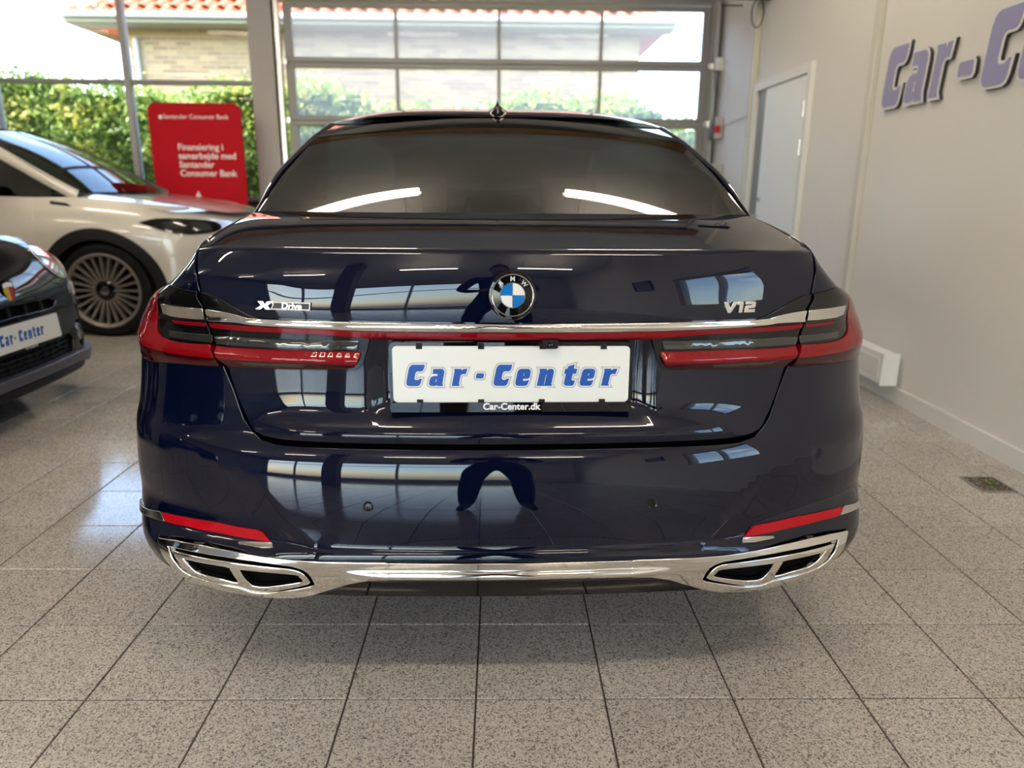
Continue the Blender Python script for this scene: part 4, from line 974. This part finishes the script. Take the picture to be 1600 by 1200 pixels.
def hatch():
    S = Shell([0, .20, .40, .58, .74, .87, .945, .98, .995, 1, 1, 1, .985, .94, .82, .55, .3, 0], [0, .004, .013, .028, .052, .115, .27, .47, .75, 1.1, 1.6, 2.3, 2.9, 3.3, 3.48, 3.56, 3.58, 3.585],
              [.16, .22, .30, .40, .50, .60, .70, .78, .84, .89, .93], [.77, .80, .82, .82, .815, .812, .80, .775, .74, .69, .62], [.02, .01, .01, .02, .02, .03, .07, .13, .21, .32, .45], (1.0, .02))
    c = empty('hatchback_car', (-2.285, 3.48, 0), R(90), label='dark grey small hatchback with shield badge at the left edge of the photo', cat='car')
    su, sv = S.at_u, S.at_v; o = sv(1.3) - 1.3; WZ = .305
    slot = [(-.40, .565), (-.34, .585), (0, .595), (.34, .585), (.40, .565), (.36, .535), (.30, .527), (0, .535), (-.30, .527), (-.36, .535)]
    low = [(-.46, .375), (0, .385), (.46, .375), (.50, .345), (.47, .27), (.40, .255), (0, .258), (-.40, .255), (-.47, .27), (-.50, .345)]
    fog = lambda sg: [(sg * .55, .43), (sg * .66, .425), (sg * .68, .38), (sg * .66, .28), (sg * .61, .255), (sg * .55, .29)]
    U = lambda q: [(su(a), b) for a, b in q]
    nose = [(sv(.50), .22), (sv(.50), .60), (sv(.45), .80), (su(.62), .885), (su(.4), .905), (0, .915)]
    panel('nose', [(0, .20)] + nose + fl(nose[:-1])[::-1], S, 'hatch_paint', c, holes=[U(slot), U(low), U(fog(1)), U(fog(-1))], st=.02, thick=.03, edge=.005)
    deep = lambda d: (lambda s, w: S(s, w) + np.array([0, d, 0]))
    panel('upper_grille', U(slot), deep(.03), 'void', c, st=.03, thick=.002); panel('lower_grille', U(low), deep(.03), 'black_plastic', c, st=.03, thick=.002)
    for x in (-.27, -.135, 0, .135, .27): panel('grille_bar', U([(x - .008, .53), (x + .008, .53), (x + .008, .59), (x - .008, .59)]), deep(.016), 'black_plastic', c, st=.03, thick=.012)
    for z in (.28, .305, .33, .355): panel('grille_bar', U([(-.46, z - .004), (.46, z - .004), (.46, z + .004), (-.46, z + .004)]), deep(.018), 'black_plastic', c, st=.04, thick=.012)
    for k in range(-6, 7): panel('grille_bar', U([(k * .07 - .004, .262), (k * .07 + .004, .262), (k * .07 + .004, .374), (k * .07 - .004, .374)]), deep(.021), 'black_plastic', c, st=.04, thick=.008)
    # splitter
    sp = empty('splitter'); sp.parent = c
    e = [(x, .262 if abs(x) < .5 else .245) for x in (-.66, -.5, 0, .5, .66)]
    panel('blade', U([(-.74, .262), (-.60, .250), (-.5, .262), (0, .262), (.5, .262), (.60, .250), (.74, .262), (.76, .225), (.60, .205), (.48, .222), (0, .225), (-.48, .222), (-.60, .205), (-.76, .225)]), S, 'hatch_grey', sp, off=.035, st=.025, thick=.06, edge=.006)
    panel('lower_lip', U([(-.70, .205), (.70, .205), (.70, .165), (-.70, .165)]), S, 'black_plastic', sp, off=.012, st=.04, thick=.06, edge=.004)
    for sg in (-1, 1):
        f = (lambda q: q) if sg > 0 else fl
        panel('fog_recess', U(fog(sg)), deep(.05), 'void', c, st=.03, thick=.002)
        q = S(np.array([su(sg * .605)]), np.array([.345]))[0]
        fg = empty('fog_lamp'); fg.parent = c; M = frame((q[0], q[1] + .025, q[2]), (1, 0, 0), (sg * .35, -1, 0))
        MB().lathe([(.056, -.03), (.056, .004), (.046, .010), (.042, -.006)], 24, M).build('bezel', 'hatch_grey', fg, 40); MB().lathe([(.043, .0), (.03, .008), (0, .012)], 24, M).build('lens', 'lamp_glass', fg, 40)
        hl = empty('headlamp'); hl.parent = c
        cu, cw = .56, .725
        ov = lambda ru, rw, cu, cw: [(sg * (cu + ru * math.cos(t)), cw + rw * math.sin(t)) for t in np.linspace(0, 2 * math.pi, 24, endpoint=False)]
        panel('bezel', U(ov(.105, .085, .565, .745)), S, 'chrome_satin', hl, off=.008, st=.02, thick=.03); panel('lens', U(ov(.092, .074, .565, .745)), S, 'lamp_glass', hl, off=lambda s, w: .012 + .0 * s, st=.02, thick=.004)
        panel('turn_lamp', U(ov(.050, .036, .60, .600)), S, 'lamp_glass', hl, off=.008, st=.015, thick=.02)
        arc = lambda v, r, n=20: [(v + o + r * math.cos(t), WZ + r * math.sin(t)) for t in np.linspace(math.pi, 0, n)]
        fk = [(sv(.505), .21)] + [p for p in arc(.80, .335) if p[1] > .21 and p[0] > sv(.52)] + arc(3.0, .335) + [(S.SJ[-1], .30), (S.SJ[-1], .92), (2.6 + o, .92), (1.2 + o, .92), (.9 + o, .90), (sv(.505), .86), (sv(.505), .60)]
        panel('flank', f(fk), S, 'hatch_paint', c, st=.05, thick=.03, edge=.004)
        wheel(c, (sg * .70, .80, WZ), R(90) * sg, .305, .22, .2, spokes=12); wheel(c, (sg * .70, 3.0, WZ), R(90) * sg, .305, .22, .2, spokes=12)
        mir = np.array([sg, 1, 1.]); oo = (lambda fn: fn) if sg > 0 else (lambda fn: (lambda a, b: fn(1 - a, b)))
        def sw(a, b):
            v = 1.05 + a * 2.25; wt = pchip([1.0, 1.3, 1.6, 2.2, 3.3], [.95, 1.16, 1.36, 1.42, 1.30], v); return np.stack([np.interp(v, [1, 1.7, 3.3], [.66, .55, .53]) + (.72 - np.interp(v, [1, 1.7, 3.3], [.66, .55, .53])) * b, v, wt + (.91 - wt) * b], -1) * mir
        grid('side_window', oo(sw), 20, 6, 'tint_glass', c)
    def hood(a, b):
        x = 2 * a - 1; v0 = .44 - .22 * (1 - np.abs(x) ** 2) ; v = v0 + (1.12 - .14 * (1 - x * x) - v0) * b; hw = np.interp(v, [0, .3, .6, 1.2], [.52, .60, .68, .70])
        w = pchip([.1, .22, .45, .8, 1.15], [.80, .862, .905, .945, .965], v); return np.stack([hw * x, v, w - .05 * np.abs(x) ** 3], -1)
    grid('hood', hood, 31, 16, 'hatch_paint', c)
    grid('windscreen', lambda a, b: np.stack([(2 * a - 1) * (.66 - .11 * b), .98 + .08 * (2 * a - 1) ** 2 + .72 * b, .955 + .45 * b + .04 * np.sin(np.pi * b) - .03 * (2 * a - 1) ** 2 * b], -1), 17, 10, 'screen_glass', c)
    grid('roof', lambda a, b: np.stack([(2 * a - 1) * (.55 - .02 * b), 1.70 + .06 * (2 * a - 1) ** 2 + 1.6 * b, 1.40 + .07 * np.sin(np.pi * b) - .07 * b - .04 * (2 * a - 1) ** 4], -1), 17, 10, 'hatch_paint', c)
    def sh(a, b):
        P = S((2 * a - 1) * S.SJ[-1], .20 + b * .66); P[..., 0] *= .90; P[..., 1] = .09 + P[..., 1] * .96; return P
    grid('body_shell', sh, 100, 12, 'void', c)
    box('cabin_floor', -.6, .6, 1.0, 3.3, .6, .8, 'interior', c)
    # badge: shield with yellow and red halves
    q = S(np.array([su(.03)]), np.array([.655]))[0]; BM = frame((q[0], q[1] - .004, q[2]), (1, 0, 0), (0, -1, .15)); b = empty('shield_badge'); b.parent = c
    shp = [(-.034, .042), (0, .048), (.034, .042), (.036, 0), (.022, -.034), (0, -.05), (-.022, -.034), (-.036, 0)]
    fn = lambda a, bb, d: tuple(BM @ Vector((a, bb, d)))
    MB().prism([(a * 1.22, bb * 1.18) for a, bb in shp], fn, -.012, .002).build('rim', 'black_gloss', b)
    MB().prism([(-.034, .024), (0, .026), (0, -.05), (-.022, -.034), (-.036, 0)], fn, .002, .004).build('half', 'badge_yellow', b); MB().prism([(0, .026), (.034, .024), (.036, 0), (.022, -.034), (0, -.05)], fn, .002, .004).build('half', 'badge_red', b)
    MB().prism([(-.034, .042), (0, .048), (.034, .042), (.034, .024), (0, .026), (-.034, .024)], fn, .002, .004).build('top_bar', 'white_print', b)
    # plate
    q = S(np.array([su(.05)]), np.array([.45]))[0]; PM2 = frame((.045, q[1] - .022, .447), (1, 0, 0), (0, -1, .10)); p = empty('number_plate'); p.parent = c
    pf = lambda a, bb, d: tuple(PM2 @ Vector((a, bb, d)))
    MB().prism(rrect(.512, .134, .01, 3, 0, -.006), pf, -.03, .004).build('holder', 'black_plastic', p); MB().prism(rrect(.504, .12, .009, 3), pf, .004, .006).build('plate', 'plate_white', p)
    x = -.215
    for ch in 'Car-Center':
        flat('letter', glyph(ch, .052, x, .12, .66 if ch != '-' else .5), 'letter_blue', p, PM2 @ Matrix.Translation((0, -.026, .0064)), extrude=.0002); x += (GL[ch][0] * .66 + .17) * .052 if ch != '-' else .035
    flat('web_address', None, 'white_print', p, PM2 @ Matrix.Translation((0, -.071, .0045)), text='Car-Center.dk', size=.016, extrude=.0002)
pbr('badge_yellow', (.55, .40, .04), .3, 0, .6); pbr('badge_red', (.35, .01, .02), .3, 0, .6)
hatch()

# ================================================================== OUTSIDE
pbr('asphalt', (.16, .155, .15), .9, noise=(3, .2)); pbr('lawn', (.10, .17, .03), .9, noise=(6, .3))
def slab(name, m, rects):
    mb = MB()
    for r in rects: mb.box(*r)
    o = mb.build(name, m); tag(o, kind='structure'); return o
slab('ground', 'asphalt', [(-40, 40, -45, FY - .21, -.2, -.08), (-40, LX - .25, FY - .2, 40, -.2, -.08), (WX + .25, 40, FY - .2, 40, -.2, -.08), (LX - .2, WX + .25, BY + .3, 40, -.2, -.08)])
def leaf_mat():
    m = pbr('leaf', (.2, .3, .05), .5); n = m.node_tree.nodes; l = m.node_tree.links; b = n['Principled BSDF']
    g = n.new('ShaderNodeNewGeometry'); t = n.new('ShaderNodeTexNoise'); t.inputs['Scale'].default_value = 3.2; t.inputs['Detail'].default_value = 6; l.new(g.outputs['Position'], t.inputs['Vector'])
    r = n.new('ShaderNodeValToRGB'); e = r.color_ramp.elements; e[0].position = .32; e[0].color = (.10, .20, .035, 1); e[1].position = .68; e[1].color = (.52, .50, .10, 1); k = e.new(.5); k.color = (.26, .36, .06, 1)
    l.new(t.outputs['Fac'], r.inputs['Fac']); l.new(r.outputs[0], b.inputs['Base Color'])
    tr = n.new('ShaderNodeBsdfTranslucent'); l.new(r.outputs[0], tr.inputs['Color']); ms = n.new('ShaderNodeMixShader'); ms.inputs[0].default_value = .4
    l.new(b.outputs[0], ms.inputs[1]); l.new(tr.outputs[0], ms.inputs[2]); l.new(ms.outputs[0], n['Material Output'].inputs[0])
    return m
leaf_mat(); pbr('hedge_core', (.06, .10, .02), .95)
def hedge():
    h = empty('hedge', (0, 0, 0), label='tall leafy green hedge outside the windows', cat='hedge')
    top = lambda x: 2.36 + .10 * math.sin(x * 1.9) + .05 * math.sin(x * 5.1) - .16 * float(sstep(-3.2, -1.2, x)) - .1 * float(sstep(1, 3, x))
    mb = MB()
    for k in range(24):
        x0 = -10.5 + k * .625; t = top(x0 + .3) - .16; mb.box(x0, x0 + .625, 9.62, 10.4, -.08, t)
    mb.build('core', 'hedge_core', h)
    rnd = np.random.RandomState(5); V = []; F = []; N = 30000
    xs = rnd.uniform(-10.5, 4.5, N)
    for x in xs:
        t = top(x); side = rnd.rand() < .78
        if side: z = t * rnd.rand() ** .8 + rnd.normal(0, .02); y = 9.56 + rnd.normal(0, .055) + .05 * math.sin(x * 7 + z * 5)
        else: z = t - .12 + rnd.normal(0, .075) + (.18 * rnd.rand() ** 6 if rnd.rand() < .3 else 0); y = rnd.uniform(9.55, 10.45)
        r = rnd.uniform(.018, .042); n = rnd.normal(0, 1, 3) + np.array([0, -1.1, .6]); n /= np.linalg.norm(n); a = np.cross(n, rnd.normal(0, 1, 3)); a /= np.linalg.norm(a); b = np.cross(n, a); c = np.array([x, y, z]); k = len(V)
        V += [c - a * r * 1.3, c - b * r * .62, c + a * r * 1.3, c + b * r * .62]; F.append((k, k + 1, k + 2, k + 3))
    tag(mesh('leaves', V, F, 'leaf', h), kind='stuff')
hedge()
def brick_mat():
    m = pbr('brick', (.5, .4, .25), .85); n = m.node_tree.nodes; l = m.node_tree.links; b = n['Principled BSDF']
    tc = n.new('ShaderNodeTexCoord'); mp = n.new('ShaderNodeMapping'); mp.inputs['Rotation'].default_value = (R(90), 0, 0); l.new(tc.outputs['Object'], mp.inputs['Vector'])
    k = n.new('ShaderNodeTexBrick'); k.inputs['Scale'].default_value = 1; k.inputs['Brick Width'].default_value = .24; k.inputs['Row Height'].default_value = .067; k.inputs['Mortar Size'].default_value = .006
    k.inputs['Color1'].default_value = (.52, .37, .17, 1); k.inputs['Color2'].default_value = (.34, .22, .11, 1); k.inputs['Mortar'].default_value = (.42, .38, .30, 1)
    l.new(mp.outputs[0], k.inputs['Vector']); l.new(k.outputs[0], b.inputs['Base Color'])
brick_mat(); pbr('roof_tile', (.52, .12, .05), .55, noise=(9, .25)); pbr('fascia', (.62, .62, .60), .5); pbr('soffit', (.32, .32, .22), .7); pbr('gutter', (.55, .55, .53), .4)
def house():
    h = empty('house', (0, 12.4, 0), label='yellow brick house with red tiled roof beyond the hedge', cat='house')
    x0, x1 = -5.75, 2.15
    MB().box(x0, x1, 0, 6, -.1, 3.47).build('wall', 'brick', h)
    MB().box(x0 - .7, x1 + .45, -.50, -.46, 3.45, 3.555, .005).build('fascia', 'soffit', h)
    MB().box(x0 - .7, x1 + .45, -.46, 0, 3.45, 3.48).build('soffit', 'soffit', h)
    MB().box(x0 - .74, x0 - .7, -.46, 6, 3.45, 3.555).build('fascia', 'soffit', h)
    MB().tube([(x0 - .72, -.55, 3.545), (x1 + .47, -.55, 3.545)], .042, 10).build('gutter', 'fascia', h)
    MB().tube([(x0 + .12, -.04, 3.3), (x0 + .12, -.04, -.08)], .038, 8).build('downpipe', 'fascia', h)
    sl = math.tan(R(30))
    # hipped roof body below the tiles
    zb = 3.53; d = 3.5
    MB().add([(x0 - .72, -.5, zb), (x1 + .46, -.5, zb), (x1 + .46 - d * .9, -.5 + d, zb + d * sl), (x0 - .72 + d * .9, -.5 + d, zb + d * sl), (x0 - .72, 6.5, zb), (x1 + .46, 6.5, zb)], [(0, 1, 2, 3), (0, 3, 4), (1, 5, 2), (3, 2, 5, 4)]).build('roof_base', 'roof_tile', h)
    # one pantile: an S-wave, lapped over its neighbour
    me = bpy.data.meshes.new('roof_tile'); n = 7; V = []; F = []
    for j, (yy, dz) in enumerate(((0, .035), (0, .018), (.40, .0))):
        for i in range(n):
            t = i / (n - 1); V.append((t * .245 - .12, yy, dz + .035 * math.sin(t * 2 * math.pi)))
    for j in range(2):
        for i in range(n - 1): F.append((j * n + i, j * n + i + 1, (j + 1) * n + i + 1, (j + 1) * n + i) if j else (j * n + i, (j + 1) * n + i, (j + 1) * n + i + 1, j * n + i + 1))
    me.from_pydata(V, [], F); me.materials.append(MATS['roof_tile']); me.shade_smooth()
    for r in range(5):
        inset = r * .35 * .9
        m = int((x1 - x0 + 1.18 - 2 * inset) / .235)
        for i in range(m):
            o = bpy.data.objects.new('roof_tile', me); COL.objects.link(o); o.parent = h
            o.location = (x0 - .60 + inset + i * .235, -.56 + r * .345 * math.cos(R(30)), zb + .03 + (-.06 + r * .345 * math.cos(R(30))) * sl); o.rotation_euler = (R(30), 0, 0)
house()

# ================================================================== BEHIND THE CAMERA (mirrored in the sedan)
col_ = MB().box(-2.62, -2.30, -3.9, -3.58, 0, CZ, .01).build('trim_5', 'wall_grey'); tag(col_, kind='structure', label='grey square column behind the photographer')
pbr('glulam', (.20, .11, .045), .5, noise=(5, .25))
beam = MB().box(LX, WX, 7.50, 7.66, CZ - .28, CZ, .005).build('trim_6', 'glulam'); tag(beam, kind='structure', label='wooden ceiling beam across the showroom')
def notice():
    d = empty('notice_board', (WX, -2.80, 1.95), label='framed notice on the right wall behind the photographer', cat='picture frame')
    for a in ((-.025, 0, -.36, -.33, -.26, .26), (-.025, 0, .33, .36, -.26, .26), (-.025, 0, -.33, .33, -.26, -.23), (-.025, 0, -.33, .33, .23, .26)): MB().box(*a).build('frame', 'black_plastic', d)
    box('sheet', -.012, 0, -.33, .33, -.23, .23, 'wall_grey', d)
notice()
pbr('trousers', (.012, .014, .022), .8); pbr('jacket', (.010, .012, .020), .75); pbr('skin', (.50, .30, .22), .5); pbr('shoe', (.01, .01, .01), .5); pbr('hair', (.05, .03, .015), .6)
def person():
    root = empty('person', (.05, -.42, 0), label='person in dark jacket and trousers holding a phone behind the sedan', cat='person')
    P = []; E = []; RR = []
    def v(p, r): P.append(Vector(p)); RR.append(r if isinstance(r, tuple) else (r, r)); return len(P) - 1
    def chain(i, pts):
        for p, r in pts:
            j = v(p, r); E.append((i, j)); i = j
        return i
    pel = v((0, 0, .96), (.155, .115))
    chest = chain(pel, [((0, .01, 1.10), (.145, .105)), ((0, 0, 1.26), (.165, .115)), ((0, -.01, 1.42), (.16, .10))])
    chain(chest, [((0, 0, 1.51), .058), ((0, .015, 1.57), .056), ((0, .03, 1.63), (.068, .085)), ((0, .03, 1.70), (.077, .098)), ((0, .02, 1.77), (.070, .088)), ((0, .01, 1.80), .04)])
    for s in (-1, 1):
        chain(pel, [((s * .10, .0, .86), (.105, .112)), ((s * .125, .02, .70), (.098, .104)), ((s * .155, .035, .50), .080), ((s * .175, .0, .32), (.074, .080)), ((s * .19, -.02, .12), .062), ((s * .195, .02, .06), (.052, .045)), ((s * .215, .13, .042), (.047, .034)), ((s * .225, .20, .032), (.036, .024))])
        sh = chain(chest, [((s * .17, -.01, 1.44), .070), ((s * .225, .0, 1.34), .054), ((s * .27, .04, 1.17), .043), ((s * .22, .17, 1.12), .040), ((s * .13, .30, 1.11), .030), ((s * .085, .345, 1.118), (.026, .034))])
        base = sh
        for k, (dz, ln) in enumerate(((.028, .9), (.010, 1.0), (-.008, .95), (-.024, .78))):
            a = Vector((s * .062, .375, 1.122 + dz)); chain(base, [(a, .0095), (a + Vector((-s * .022 * ln, .022, .0)), .009), (a + Vector((-s * .038 * ln, .008, 0)), .008), (a + Vector((-s * .044 * ln, -.006, 0)), .007)])
        t = Vector((s * .075, .345, 1.155)); chain(base, [(t, .012), (t + Vector((-s * .018, .012, .022)), .010), (t + Vector((-s * .032, .020, .036)), .008)])
    me = bpy.data.meshes.new('body'); me.from_pydata(P, E, []); o = bpy.data.objects.new('body', me); COL.objects.link(o)
    md = o.modifiers.new('skin', 'SKIN'); md.use_smooth_shade = True; sb = o.modifiers.new('sub', 'SUBSURF'); sb.levels = 2; sb.render_levels = 2
    for sv_, r in zip(me.skin_vertices[0].data, RR): sv_.radius = r
    me.skin_vertices[0].data[0].use_root = True
    ev = bpy.data.meshes.new_from_object(o.evaluated_get(bpy.context.evaluated_depsgraph_get())); bpy.data.objects.remove(o)
    ev.materials.clear()
    for m in ('jacket', 'trousers', 'skin', 'shoe'): ev.materials.append(MATS[m])
    for f in ev.polygons:
        c = f.center; f.material_index = 2 if c.z > 1.535 or (c.y > .30 and c.z > 1.0) else 3 if c.z < .085 else 1 if c.z < .97 else 0
    ev.shade_smooth(); b = link('body', ev, None, root)
    MB().lathe([(.0, .095), (.05, .088), (.082, .055), (.090, .0), (.078, -.05), (.0, -.03)][::-1], 20, Matrix.Translation((0, .005, 1.735)) @ Matrix.Rotation(R(14), 4, 'X') @ Matrix.Diagonal((.93, 1.12, 1, 1))).build('hair', 'hair', root, True)
    for s in (-1, 1):
        MB().lathe([(0, -.008), (.011, 0), (0, .008)], 10, frame((s * .03, .118, 1.695), (1, 0, 0), (0, 1, 0))).build('eye', 'white_print', root, True)
        MB().box(s * .078 - .01, s * .078 + .01, .015, .05, 1.655, 1.715, .006).build('ear', 'skin', root)
    MB().add([(-.012, .118, 1.66), (.012, .118, 1.66), (0, .142, 1.655), (0, .115, 1.70)], [(0, 1, 2), (0, 2, 3), (1, 3, 2)]).build('nose', 'skin', root)
    MB().box(-.022, .022, .112, .122, 1.625, 1.633, .002).build('mouth', 'red_plastic', root)
    ph = empty('phone', (.03, -.022, 1.125), label='black phone held up by the photographer', cat='phone')
    MB().box(-.037, .037, -.0045, .0045, -.075, .075, .003).build('case', 'black_gloss', ph)
    MB().box(-.034, .034, -.0052, -.0046, -.071, .071).build('screen', 'black_gloss', ph)
person()
